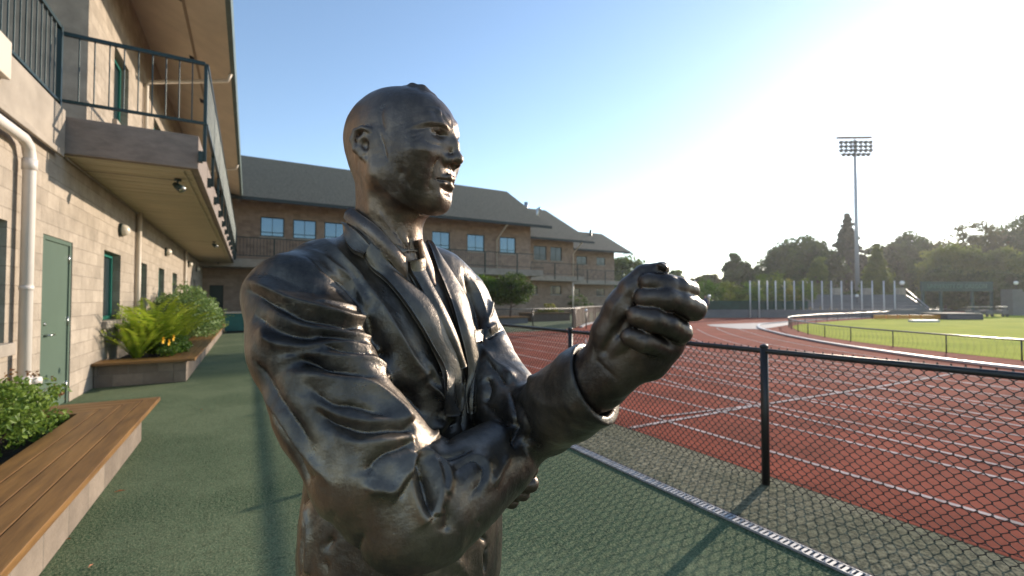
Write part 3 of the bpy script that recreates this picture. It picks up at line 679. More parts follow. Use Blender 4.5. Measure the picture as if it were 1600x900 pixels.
# low things along the far edge of the infield
t = MB()
for k in range(6): qbox(t, 1366 + k * 18.5, 1383 + k * 18.5, 33, .12, .05, .34)
ob = t.build('low_barrier', M['orange']); tag(ob, 'low orange barrier boards along the far edge of the grass', 'barrier')
lm = thing('landing_mat', 'dark blue landing mat with a pale cover, right of the orange barrier', 'mat', Q(1505, 33, 0))
t = MB(); qbox(t, 1479, 1536, 32.5, 2, .0, .42); t.build('mat', M['navy'], lm, bevel=.04); t = MB(); qbox(t, 1477, 1535, 32.45, 2.1, .425, .47); t.build('cover', M['concrete'], lm, bevel=.02)
t = MB(); qbox(t, 1426, 1468, 29.0, .4, .0, .14); bn = t.build('white_board', M['curb'], bevel=.02); tag(bn, 'low white take off board lying on the grass in front of the orange barrier', 'board')
for i, (u, wd, v) in enumerate(((1526, 9, 486), (1546, 12, 484), (1570, 10, 485))):  # invented carts; their pale lids stand in for windshield glints
    P_ = Q(u, 38, 0); L_ = thing('equipment_cart', ['leftmost pale cart parked below the green sign', 'middle pale cart parked below the green sign, the widest', 'rightmost pale cart parked below the green sign'][i], 'cart', P_, 'carts parked under the sign')
    t = MB(); qbox(t, u - wd / 2, u + wd / 2, 38, .8, .22, .55); t.build('body', M['wallgrey'], L_, bevel=.05)
    t = MB(); qbox(t, u - wd / 2 + 1, u + wd / 2 - 1, 38.1, .6, .8, .87); t.build('lid', M['cream'], L_, bevel=.02)
    t = MB()
    for du in (-wd / 2 + 1, wd / 2 - 1): t.tube([Q(u + du, 38.02, .55), Q(u + du, 38.12, .8)], .02, 6)
    t.build('frame', M['black'], L_)
    for du in (-wd / 3, wd / 3):
        c0 = Q(u + du, 37.95, .12); MB().tube([c0, c0 + Dh * .06], .12, 10).build('wheel', M['black'], L_)
# floodlight mast
FD = 75.0; P_ = Q(1340, FD, 0)
fl = thing('floodlight_mast', 'tall slim floodlight mast with a bank of lamps rising above the fir tree', 'floodlight', P_)
ztop = zz(216, FD); MB().tube([(P_.x, P_.y, 0), (P_.x, P_.y, ztop)], [.36, .20], 10).build('mast', mk('galvanised_mast', (.34, .36, .40), .5, metal=.3), fl, smooth=True)
ax = Vector((math.cos(-.55), math.sin(-.55), 0))
rows = [7, 7, 7, 6]
for r in range(4):
    z = ztop - .35 - r * .68; t = MB(); t.tube([P_ + ax * -2.6 + Vector((0, 0, z)), P_ + ax * 2.6 + Vector((0, 0, z))], .08, 6); t.build('crossarm', M['dark_teal'], fl)
    for k in range(rows[r]):
        s__ = (k - (rows[r] - 1) / 2) * .80; c0 = P_ + ax * s__ + Vector((0, 0, z - .12))
        fwd = (-Vector((P_.x, P_.y, 0)).normalized() + Vector((0, 0, -.35)) + Vector((.5, -.5, 0))).normalized()
        t = MB(); t.tube([c0 - fwd * .15, c0 + fwd * .05, c0 + fwd * .35], [.12, .27, .33], 10); t.build('lamp_head', M['dark_teal'], fl, smooth=True)
t = MB(); c0 = P_ + Vector((0, 0, ztop + .1)); t.prism([c0 - ax * 2.7 + Vector((0, -.3, 0)), c0 + ax * 2.5 + Vector((0, -.3, 0)), c0 + ax * 2.5 + Vector((0, .3, .1)), c0 - ax * 2.7 + Vector((0, .3, .1))], (0, 0, .34)); t.build('walkway', M['old_wood'], fl)
# ---------------- foliage ----------------
def leaves(cent, nrm, size, asp=.55, fold=.25, rs=None):
    """numpy leaf quads (two triangles folded): cent (n,3), size (n,)"""
    n = len(cent); r = rng.normal(size=(n, 3)); N = nrm / (np.linalg.norm(nrm, axis=1)[:, None] + 1e-9)
    A = np.cross(N, r); A /= np.linalg.norm(A, axis=1)[:, None] + 1e-9; B = np.cross(N, A)
    s = size[:, None]
    p0 = cent - A * s * .5; p2 = cent + A * s * .5
    p1 = cent + B * s * asp * .5 + N * s * fold * .3; p3 = cent - B * s * asp * .5 + N * s * fold * .3
    V = np.stack([p0, p1, p2, p3], 1).reshape(-1, 3); b = np.arange(n) * 4
    F = np.concatenate([np.stack([b, b + 1, b + 2], 1), np.stack([b, b + 2, b + 3], 1)]); return V, F
def crown(c, rx, ry, rz, nclump, per, leaf, clump_r=.28, cone=False, droop=0, hollow=.55):
    c = np.array(c, float); cl = []
    while len(cl) < nclump:
        d = rng.normal(size=3); d /= np.linalg.norm(d); rad = hollow + (1 - hollow) * rng.random() ** .6
        if cone:
            t = rng.random() ** 1.25; a = rng.random() * 2 * np.pi; wdt = (1 - t) ** .78 * (.60 + .45 * rng.random()) + .01
            k = rng.random() ** .45
            p = np.array([math.cos(a) * wdt * rx * k, math.sin(a) * wdt * ry * k, (t * 2 - 1) * rz - droop * k * wdt * rz])
        else: p = d * rad * np.array([rx, ry, rz]) * (1 + .10 * math.sin(5 * d[0] + 3 * d[2] + c[0]))
        cl.append(p)
    cl = np.array(cl); R0 = clump_r * (rx * ry * rz) ** (1 / 3)
    q = rng.normal(size=(nclump, per, 3)); q /= np.linalg.norm(q, axis=2)[..., None]; rr = rng.random((nclump, per, 1)) ** .4
    sc = R0 * (.6 + .8 * rng.random((nclump, 1, 1)))
    if cone: sc = sc * (.25 + 1.0 * (1 - (cl[:, 2] / rz * .5 + .5)))[:, None, None]
    flat = np.array([1, 1, .6]); pts = cl[:, None, :] + q * rr * sc * flat
    nr = q + .5 * rng.normal(size=q.shape); pts = pts.reshape(-1, 3) + c; nr = nr.reshape(-1, 3)
    return leaves(pts, nr, leaf * (.6 + .8 * rng.random(len(pts))))
def tree(name, label, cat, base, h, rx, rz, mat, leaf, ncl, per, trunk_h, cone=False, group=None, tr=.16, cz=None, lean=0, ry=None, clump_r=.28, hollow=.5):
    base = Vector(base); t = thing(name, label, cat, base, group)
    tm = MB(); topc = base + Vector((lean, 0, h * .8)); tm.tube([base, base.lerp(topc, .35) + Vector((.03 * h, 0, 0)), base.lerp(topc, .7), topc], [tr, tr * .8, tr * .5, tr * .15], 8)
    for k in range(7 if not cone else 0):
        a = k * 2.4; z0 = trunk_h * .8 + (h * .45) * k / 7; s = base + Vector((lean * z0 / h, 0, z0)); e = s + Vector((math.cos(a) * rx * .7, math.sin(a) * rx * .7, h * .18))
        tm.tube([s, s.lerp(e, .5) + Vector((0, 0, -.03 * h)), e], [tr * .45, tr * .3, tr * .08], 6)
    tm.build('trunk', M['bark'], t, smooth=True)
    czz = cz if cz is not None else h - rz
    V, F = crown((base.x + lean, base.y, base.z + czz), rx, ry or rx, rz, ncl, per, leaf, cone=cone, droop=.15, clump_r=clump_r, hollow=hollow)
    np_mesh('crown', V, F, mat, t, smooth=False); return t
LM = {
 'dark': leaf_mat('dark_leaves', (.030, .062, .012), (.10, .155, .028), .5, .35),
 'fir': leaf_mat('fir_needles', (.020, .034, .018), (.045, .065, .028), .2, .6),
 'olive': leaf_mat('olive_leaves', (.09, .13, .02), (.22, .25, .04), .55, .4),
 'bright': leaf_mat('bright_leaves', (.075, .13, .02), (.17, .22, .035), .5, .7),
 'red': leaf_mat('bronze_leaves', (.08, .075, .03), (.15, .15, .045), .5, .5),
 'lush': leaf_mat('lush_leaves', (.05, .12, .015), (.15, .24, .03), .45, 14),
 'varieg': leaf_mat('pale_green_leaves', (.10, .19, .045), (.30, .38, .13), .35, 22),
 'fern': leaf_mat('fern_fronds', (.20, .30, .02), (.42, .48, .05), .5, 6),
 'yellow': leaf_mat('yellow_shrub_leaves', (.20, .20, .05), (.36, .34, .08), .4, 4),
}
grp = 'trees along the far side of the stadium'
def far_tree(u0, u1, vtop, d, mat, label, cone=False, vb=480, leaf=.55, ncl=150, per=40, name='broadleaf_tree', **kw):
    um = (u0 + u1) / 2; p = Q(um, d, 0); rx = (u1 - u0) / 2 / FPX * d; h = zz(vtop, d)
    rz = (h - max(zz(vb, d), .3)) / 2
    return tree(name, label, 'tree', p, h, rx, rz, LM[mat], leaf * 1.25, int(ncl * 1.5), int(per * 1.5), h * .2, cone=cone, group=grp, tr=.03 * h, **kw)
far_tree(1040, 1066, 421, 90, 'bright', 'small pale green tree just above the index finger of the fist', ncl=60)
far_tree(1080, 1124, 428, 85, 'red', 'reddish brown domed tree right of the fist', ncl=90)
far_tree(1133, 1170, 400, 80, 'dark', 'dark narrow topped tree left of the large round dark tree', ncl=90, vb=470)
far_tree(1162, 1204, 420, 84, 'dark', 'low dark tree filling the gap beside the large round dark tree', ncl=80)
far_tree(1200, 1298, 376, 82, 'dark', 'large round dark green tree behind the left end of the pole row', ncl=260)
far_tree(1284, 1368, 334, 84, 'fir', 'tall dark fir tree beside the floodlight mast', cone=True, name='fir_tree', ncl=420, per=24, vb=475, clump_r=.15, leaf=.45)
far_tree(1268, 1290, 398, 60, 'bright', 'narrow yellow green columnar tree in front of the fir', ncl=90, leaf=.2, vb=470, per=40)
far_tree(1343, 1400, 384, 62, 'olive', 'yellow green conical tree right of the floodlight mast', cone=True, ncl=260, leaf=.24, vb=478)
far_tree(1356, 1400, 378, 90, 'dark', 'dark tree top behind the yellow green conical tree', ncl=110)
far_tree(1385, 1453, 371, 88, 'dark', 'broad dark domed tree between the conical tree and the sign', ncl=220)
far_tree(1448, 1530, 386, 66, 'olive', 'sunlit olive tree rising behind the left half of the sign', ncl=240, leaf=.28)
far_tree(1465, 1580, 354, 82, 'red', 'tall loose crowned tree with sky gaps above the sign', ncl=150, leaf=.45, per=44, hollow=.2, clump_r=.24)
far_tree(1535, 1602, 392, 64, 'olive', 'olive green tree behind the right half of the sign', ncl=200, leaf=.28)
far_tree(1560, 1660, 346, 80, 'dark', 'tall dark tree at the right edge of the picture', ncl=220)
far_tree(1452, 1500, 420, 60, 'dark', 'dark shrubby tree under the left end of the sign', ncl=120, leaf=.26)
far_tree(1515, 1590, 425, 58, 'dark', 'dark shrubby tree under the right end of the sign', ncl=150, leaf=.26)
far_tree(950, 1006, 397, 75, 'bright', 'light green tree beyond the end of the far wing, left of the thumb', ncl=170, leaf=.3)
far_tree(1005, 1050, 432, 80, 'bright', 'low green tree behind the fist beyond the far wing', ncl=90)
# sunlit shrubs behind the screen fence
sh_grp = 'sunlit shrubs behind the far wall'
for i, (u0, u1, v, mt, lab) in enumerate(((1086, 1128, 439, 'lush', 'green shrub beside the single white pole, behind the screen fence'), (1122, 1160, 442, 'olive', 'olive shrub in the middle gap before the pole row'),
        (1152, 1190, 443, 'lush', 'green shrub behind the first two poles of the row'), (1183, 1226, 424, 'bright', 'tallest bright green shrub behind the left of the pole row'),
        (1222, 1248, 437, 'yellow', 'yellowish shrub right of the tallest bright shrub'), (1243, 1268, 436, 'bright', 'yellow green shrub beside the narrow columnar tree'))):
    p = Q((u0 + u1) / 2, 41, 0); h = zz(v, 41); rx = (u1 - u0) / 2 / FPX * 41
    tree('shrub', lab, 'shrub', p, h, rx * 1.1, h / 2, LM[mt], .16, 80, 36, .3, group=sh_grp, tr=.04)
t = MB(); V, F = [], []
for k in range(60):
    pass
# belt of planting that closes the view under the far trees
def hedge(name, label, u0, u1, d, vtop, mat, n=9000, leaf=.3, depth=3):
    a, b = Q(u0, d, 0), Q(u1, d, 0); h = zz(vtop, d)
    s = rng.random(n); z = rng.random(n) ** .8 * h * (.75 + .25 * np.sin(s * 37) * np.sin(s * 11 + 2)); dd = rng.random(n) * depth
    P = np.array(a)[None] + (np.array(b) - np.array(a))[None] * s[:, None] + np.array(Dh)[None] * dd[:, None]; P[:, 2] = z
    V, F = leaves(P, rng.normal(size=(n, 3)), leaf * (.6 + .8 * rng.random(n)))
    o = np_mesh(name, V, F, mat, None, False); tag(o, label, 'hedge'); o['kind'] = 'stuff'; return o
hedge('undergrowth', 'dark mass of undergrowth closing the view under the far trees', 1030, 1680, 72, 440, LM['dark'], 26000, .4, 4)
hedge('flower_bed', 'strip of low flowers and greenery on top of the far retaining wall', 1250, 1312, 36.9, 479, leaf_mat('flower_strip', (.12, .14, .05), (.4, .25, .12), .3, 3), 1200, .08, .3)

# small tree and shrubs by the far wing
p = on_z(800, 505)
tree('small_tree', 'bushy small tree on a pale trunk before the far wing, its right side sunlit', 'tree', (on_y(797, 470, 24.3).x, 24.3, .3), 2.75, 1.4, 1.0, leaf_mat('shrub_tree_leaves', (.03, .06, .012), (.11, .16, .02), .4, 1.5), .11, 200, 60, .8, tr=.06, cz=1.78, hollow=.3)
tree('small_tree', 'green shrub tree half hidden behind the statue shoulder before the far wing', 'tree', (on_y(750, 470, 25).x, 25.0, 0), 3.0, 1.1, 1.0, LM['lush'], .11, 130, 50, .8, tr=.05, cz=2.1, hollow=.3)
q = on_z(850, 500)
for i, (u, wd, v, mt, lab) in enumerate(((853, 17, 471, 'yellow', 'pale yellow green bush, tallest in the far low planter'), (864, 9, 484, 'yellow', 'small yellow bush to the right in the far low planter'), (845, 10, 487, 'yellow', 'low yellow flowering clump at the left of the far low planter'), (874, 8, 486, 'bright', 'small green clump at the right end of the far low planter'))):
    P_ = on_y(u, 480, 26.0); d = (P_ - EYE).dot(FV); z = 1.45 + (468 - v) / FPX * d
    tree('shrub', lab, 'shrub', (P_.x, 26.0, .5), z - .5, wd / FPX * d, (z - .5) / 2, LM[mt], .12, 26, 30, .1, tr=.02, group='bushes in the far low planter')
P_ = on_y(905, 475, 34.5); tree('shrub', 'dark shrub against the wall right of the pale column of the far wing', 'shrub', (P_.x, 34.5, 0), 1.9, 1.2, .9, LM['dark'], .14, 40, 30, .2, tr=.03)

# rose bush in the near planter
def bush(name, label, c, rx, ry, rz, mat, leaf, ncl, per, extra=None, z0=.32, hollow=.2, clump_r=.22):
    t = thing(name, label, 'plant', (c[0], c[1], z0)); s = MB()
    for k in range(16):
        a = rng.random() * 6.28; r = rng.random(); e = (c[0] + math.cos(a) * rx * r * .8, c[1] + math.sin(a) * ry * r * .8, c[2] + rz * (.3 + .5 * rng.random()))
        b = (c[0] + math.cos(a) * rx * .15, c[1] + math.sin(a) * ry * .3, z0); s.tube([b, ((b[0] + e[0]) / 2, (b[1] + e[1]) / 2, (z0 + e[2]) / 2 + .03), e], [.006, .005, .003], 5)
    s.build('stems', M['bark'], t, smooth=True)
    V, F = crown(c, rx, ry, rz, ncl, per, leaf, hollow=hollow, clump_r=clump_r); ok = V[:, 2].reshape(-1, 4).min(1) > z0 - .02
    F = F[np.concatenate([ok, ok])]; np_mesh('foliage', V, F, mat, t, False); return t
rb = bush('rose_bush', 'glossy green rose bush with reddish shoots in the nearest planter', (-1.72, 4.85, .53), .38, 1.25, .27, leaf_mat('rose_leaves', (.085, .16, .02), (.24, .33, .06), .4, 25), .046, 250, 26, clump_r=.16)
P_ = []
for k in range(24):
    a = rng.random() * 6.28; r = .3 + .7 * rng.random(); x, y_, z = -1.72 + math.cos(a) * .36 * r, 4.85 + math.sin(a) * 1.2 * r, .53 + .27 * math.sqrt(max(0, 1 - r * r)) + .02 + .06 * rng.random()
    P_ += [(x + rng.normal() * .015, y_ + rng.normal() * .015, z + rng.normal() * .015) for _ in range(9)]
P_ = np.array(P_); V, F = leaves(P_, rng.normal(size=P_.shape), .026 + .014 * rng.random(len(P_)))
np_mesh('red_shoots', V, F, leaf_mat('red_shoots', (.16, .07, .03), (.30, .15, .05), .35, 20), rb, False)
rc = bush('ground_creeper', 'low dark creeping plant on the soil of the nearest planter', (-1.75, 3.2, .38), .3, .9, .12, LM['lush'], .03, 60, 20)

# ferns
def fern(x, y, z0, L, n, label, grp='ferns in the farther planter'):
    t = thing('fern', label, 'fern', (x, y, z0), grp); V = []; F = []
    for k in range(n):
        a = k * 2.399 + rng.random() * .4; el = .95 + .50 * rng.random(); ln = L * (.65 + .45 * rng.random()); m = 22
        s = np.linspace(0, 1, m); hr = ln * (s * math.cos(el) + .25 * s ** 2); zh = ln * (s * math.sin(el) - .34 * s ** 2.4)
        px_, py_, pz = x + math.cos(a) * hr, y + math.sin(a) * hr, z0 + zh
        px_ = np.maximum(px_, W + .03)
        side = np.array([-math.sin(a), math.cos(a), 0])
        for i in range(1, m):
            wl = ln * .13 * math.sin(math.pi * min(1, s[i] * .92 + .08)) ** .8; c = np.array([px_[i], py_[i], pz[i]]); tdir = c - np.array([px_[i - 1], py_[i - 1], pz[i - 1]])
            for sg_ in (-1, 1):
                tip = c + side * sg_ * wl + tdir * .9 + np.array([0, 0, -.12 * wl + rng.normal() * .01]); b = len(V)
                V += [c, c + side * sg_ * wl * .45 + tdir * 1.0, tip, c + side * sg_ * wl * .5 + tdir * .05]; F.append((b, b + 1, b + 2, b + 3))
    V = np.array(V); np_mesh('fronds', V, np.array(F), LM['fern'], t, False)
    MB().sphere((x, y, z0 + .02), .06, 8, 5).build('root_crown', M['bark'], t, smooth=True); return t
fern(-1.62, 11.3, .32, 1.7, 34, 'large bright fern at the near end of the farther planter, by the teal window')
fern(-1.5, 12.8, .32, 1.5, 30, 'second bright fern just behind the largest one')
fern(-1.75, 10.7, .32, 1.1, 18, 'smaller fern low against the wall below the window')
bush('shrub', 'rounded pale green shrub between the ferns and the walkway end', (-1.45, 15.6, 1.02), .75, 1.7, .80, LM['varieg'], .085, 240, 40)
bush('shrub', 'farther pale green shrub at the tail of the farther planter', (-1.4, 19.6, .85), .65, 2.2, .6, LM['varieg'], .08, 150, 34)
bush('flower_clump', 'low leafy clump with yellow flowers at the planter front edge', (-1.22, 11.2, .52), .22, 1.1, .22, LM['lush'], .055, 130, 30)
for i, (u, v) in enumerate(((271, 528), (264, 535), (255, 532))):
    P_ = on_x(u, v, -1.0); fl_ = MB()
    for k in range(14):
        a = k * 2 * math.pi / 14; r = .045; fl_.add([(P_.x, P_.y, P_.z), (P_.x - .01, P_.y + math.cos(a) * r, P_.z + math.sin(a) * r), (P_.x + .012, P_.y + math.cos(a + .35) * r, P_.z + math.sin(a + .35) * r)], [(0, 1, 2)])
    fl_.sphere((P_.x + .006, P_.y, P_.z), .014, 8, 5)
    st_f = MB().tube([(P_.x - .004, P_.y, P_.z), (P_.x - .16, P_.y + .02, P_.z - .10)], .003, 4)
    pass
    o = None
    o = fl_.build('yellow_flower', mk('yellow_petals', (.75, .45, .02), .5)); tag(o, ['rightmost yellow flower in the farther planter', 'lowest yellow flower in the farther planter', 'leftmost yellow flower in the farther planter', 'topmost yellow flower in the farther planter'][i], 'flower', 'yellow flowers in the farther planter')
    st_f.build('stem', LM['lush'], o)
# potted climber on the terrace, behind the near railing
tp = bush('terrace_shrub', 'green leafy shrub behind the dark railing at the upper left', (-2.75, 7.0, 4.75), .3, .35, .55, LM['lush'], .07, 60, 26, z0=3.92)
# fallen leaves
for i, (u, v) in enumerate(((187, 768), (142, 885), (315, 640), (107, 843))):
    P_ = on_z(u, v, .004); s__ = (.036, .018, .022, .015)[i]; a = i * 1.1
    m_ = MB(); m_.add([(P_.x - s__ * math.cos(a), P_.y - s__ * math.sin(a), .006), (P_.x + .3 * s__ * math.sin(a), P_.y - .3 * s__ * math.cos(a), .012), (P_.x + s__ * math.cos(a), P_.y + s__ * math.sin(a), .008), (P_.x - .3 * s__ * math.sin(a), P_.y + .3 * s__ * math.cos(a), .014)], [(0, 1, 2), (0, 2, 3)])
    o = m_.build('fallen_leaf', mk('dry_leaf', (.45, .14, .04), .6)); tag(o, ['largest orange fallen leaf on the green walkway', 'fallen leaf on the green ground at the bottom left', 'small pale fallen leaf farthest along the walkway', 'tiny fallen leaf right at the near planter wall'][i], 'leaf', 'fallen leaves on the walkway')

# thin haze volume added to veil and lift the near black far trees
hz = MB(); hz.box(-290, 480, -290, 480, -1.2, 34.0)
hm = bpy.data.materials.new('haze'); hm.use_nodes = True; t = hm.node_tree; t.nodes.remove(t.nodes['Principled BSDF'])
pv = node(t, 'ShaderNodeVolumePrincipled'); pv.inputs['Color'].default_value = (.92, .93, .96, 1); pv.inputs['Density'].default_value = .00045; pv.inputs['Anisotropy'].default_value = .55
t.links.new(pv.outputs[0], t.nodes['Material Output'].inputs['Volume'])
ho = hz.build('haze', hm); ho['kind'] = 'stuff'

# ---------------- bronze statue ----------------
# modelled as volumes in a local frame (x right, y up, z away) and meshed with surface nets
def cam2world(P):
    P = np.asarray(P, float)
    return np.array(EYE) + P[..., 0:1] * np.array(RV) + P[..., 1:2] * np.array(UV) + P[..., 2:3] * np.array(FV)
def c(u, v, d): return np.array([(u - 800) / FPX * d, (450 - v) / FPX * d, d])
def cone(a, b, ra, rb):
    a = np.asarray(a, float); b = np.asarray(b, float); ab = b - a; L2 = ab @ ab + 1e-12
    def f(P):
        q = P - a; t = np.clip((q @ ab) / L2, 0, 1)
        return np.sqrt(((q - t[..., None] * ab) ** 2).sum(-1)) - (ra + (rb - ra) * t)
    return f
def ell(ce, r, ax=None):
    ce = np.asarray(ce, float); r = np.asarray(r, float); A = np.eye(3) if ax is None else np.array(ax)
    def f(P):
        q = (P - ce) @ A.T; k0 = np.sqrt(((q / r) ** 2).sum(-1)) + 1e-9; k1 = np.sqrt(((q / r ** 2) ** 2).sum(-1)) + 1e-9
        return np.where(k0 < .6, (k0 - 1) * r.min(), k0 * (k0 - 1) / k1)
    return f
class Vol:
    def __init__(s): s.ops = []
    def u(s, f, k=.01): s.ops.append((0, f, k)); return s
    def s(s_, f, k=.005): s_.ops.append((1, f, k)); return s_
    def chain(s, pts, k=.015, sub=False):
        """pts: (point, radius) list"""
        for (a, ra), (b, rb) in zip(pts[:-1], pts[1:]): s.ops.append((1 if sub else 0, cone(a, b, ra, rb), k))
        return s
    def ev(s, P, ops=None):
        d = np.full(P.shape[:-1], 9.0)
        for t, f, k in (s.ops if ops is None else ops):
            e = f(P)
            if t == 0:
                h = np.maximum(k - np.abs(d - e), 0) / k; d = np.minimum(d, e) - h * h * k * .25
            else:
                e = -e; h = np.maximum(k - np.abs(d - e), 0) / k; d = np.maximum(d, e) + h * h * k * .25
        return d
    def mesh(s, lo, hi, h, N=16):
        lo = np.array(lo, float); hi = np.array(hi, float); B = h * N; nb = np.ceil((hi - lo) / B).astype(int)
        G = np.stack(np.meshgrid(*[np.arange(n) for n in nb], indexing='ij'), -1).reshape(-1, 3)
        cen = lo + (G + .5) * B; rad = B * .5 * 1.7321 + h
        vals = np.stack([f(cen) for _, f, _ in s.ops], 1); dc = s.ev(cen)
        ks = np.array([k for *_, k in s.ops])
        cand = np.where(np.abs(dc) < rad * 1.7 + .01)[0]
        keys = []; verts = []; quads = []
        o = np.arange(N + 1); L = np.stack(np.meshgrid(o, o, o, indexing='ij'), -1); M1 = 4096
        edges = [((0, 0, 0), (1, 0, 0)), ((0, 1, 0), (1, 1, 0)), ((0, 0, 1), (1, 0, 1)), ((0, 1, 1), (1, 1, 1)), ((0, 0, 0), (0, 1, 0)), ((1, 0, 0), (1, 1, 0)), ((0, 0, 1), (0, 1, 1)), ((1, 0, 1), (1, 1, 1)),
                 ((0, 0, 0), (0, 0, 1)), ((1, 0, 0), (1, 0, 1)), ((0, 1, 0), (0, 1, 1)), ((1, 1, 0), (1, 1, 1))]
        key = lambda I: (I[..., 0] + 1) * M1 * M1 + (I[..., 1] + 1) * M1 + (I[..., 2] + 1)
        for ci in cand:
            use = np.where(vals[ci] < rad * 2.4 + ks)[0]
            if len(use) == 0: continue
            base = G[ci] * N; P = lo + (base + L) * h
            D = s.ev(P, [s.ops[i] for i in use])
            I = D < 0
            if I.all() or not I.any(): continue
            def cs(A, o_): return A[o_[0]:o_[0] + N, o_[1]:o_[1] + N, o_[2]:o_[2] + N]
            acc = np.zeros((N, N, N, 3)); cnt = np.zeros((N, N, N))
            for a, b in edges:
                da, db = cs(D, a), cs(D, b); m = (da < 0) != (db < 0); t = np.where(m, da / np.where(m, da - db, 1), 0)
                av = np.array(a, float); bv = np.array(b, float)
                acc += np.where(m[..., None], av + (bv - av) * t[..., None], 0); cnt += m
            m = cnt > 0; idx = np.argwhere(m) + base
            keys.append(key(idx)); verts.append(lo + (idx + acc[m] / cnt[m][:, None]) * h)
            for ax in range(3):
                o1 = [0, 0, 0]; o1[ax] = 1
                a, b = cs(I, (0, 0, 0)), cs(I, tuple(o1)); e = a != b
                ij = np.argwhere(e)
                if len(ij) == 0: continue
                fl = a[e]; g_ = ij + base; u_, v_ = [k for k in range(3) if k != ax]
                if ax == 1: u_, v_ = v_, u_
                e1 = np.zeros(3, int); e1[u_] = 1; e2 = np.zeros(3, int); e2[v_] = 1
                q = np.stack([key(g_ - e1 - e2), key(g_ - e2), key(g_), key(g_ - e1)], 1)
                q[~fl] = q[~fl][:, ::-1]; quads.append(q)
        keys = np.concatenate(keys); verts = np.concatenate(verts); quads = np.concatenate(quads)
        order = np.argsort(keys); ks_ = keys[order]; pos = np.searchsorted(ks_, quads); pos = np.clip(pos, 0, len(ks_) - 1)
        ok = (ks_[pos] == quads).all(1)
        return verts[order], pos[ok]

# head frame: F forward (toward his face), L toward his left, Y up
hth = R_(21); HX, HZ = -.231, .92
hf = np.array([math.cos(hth), 0, -math.sin(hth)]); hl = np.array([math.sin(hth), 0, math.cos(hth)]); hu = np.array([0, 1, 0.])
HAX = [hf, hl, hu]
def hp(F, L, Y): return np.array([HX, 0, HZ]) + F * hf + L * hl + np.array([0, Y, 0])
def he(F, L, Y, r): return ell(hp(F, L, Y), r, HAX)
# body frame
bph = R_(45); BXc, BZc = -.262, .95
bf = np.array([math.cos(bph), 0, -math.sin(bph)]); bl = np.array([math.sin(bph), 0, math.cos(bph)])
BAX = [bf, bl, hu]
def bp_(F, L, Y): return np.array([BXc, 0, BZc]) + F * bf + L * bl + np.array([0, Y, 0])
def be(F, L, Y, r): return ell(bp_(F, L, Y), r, BAX)

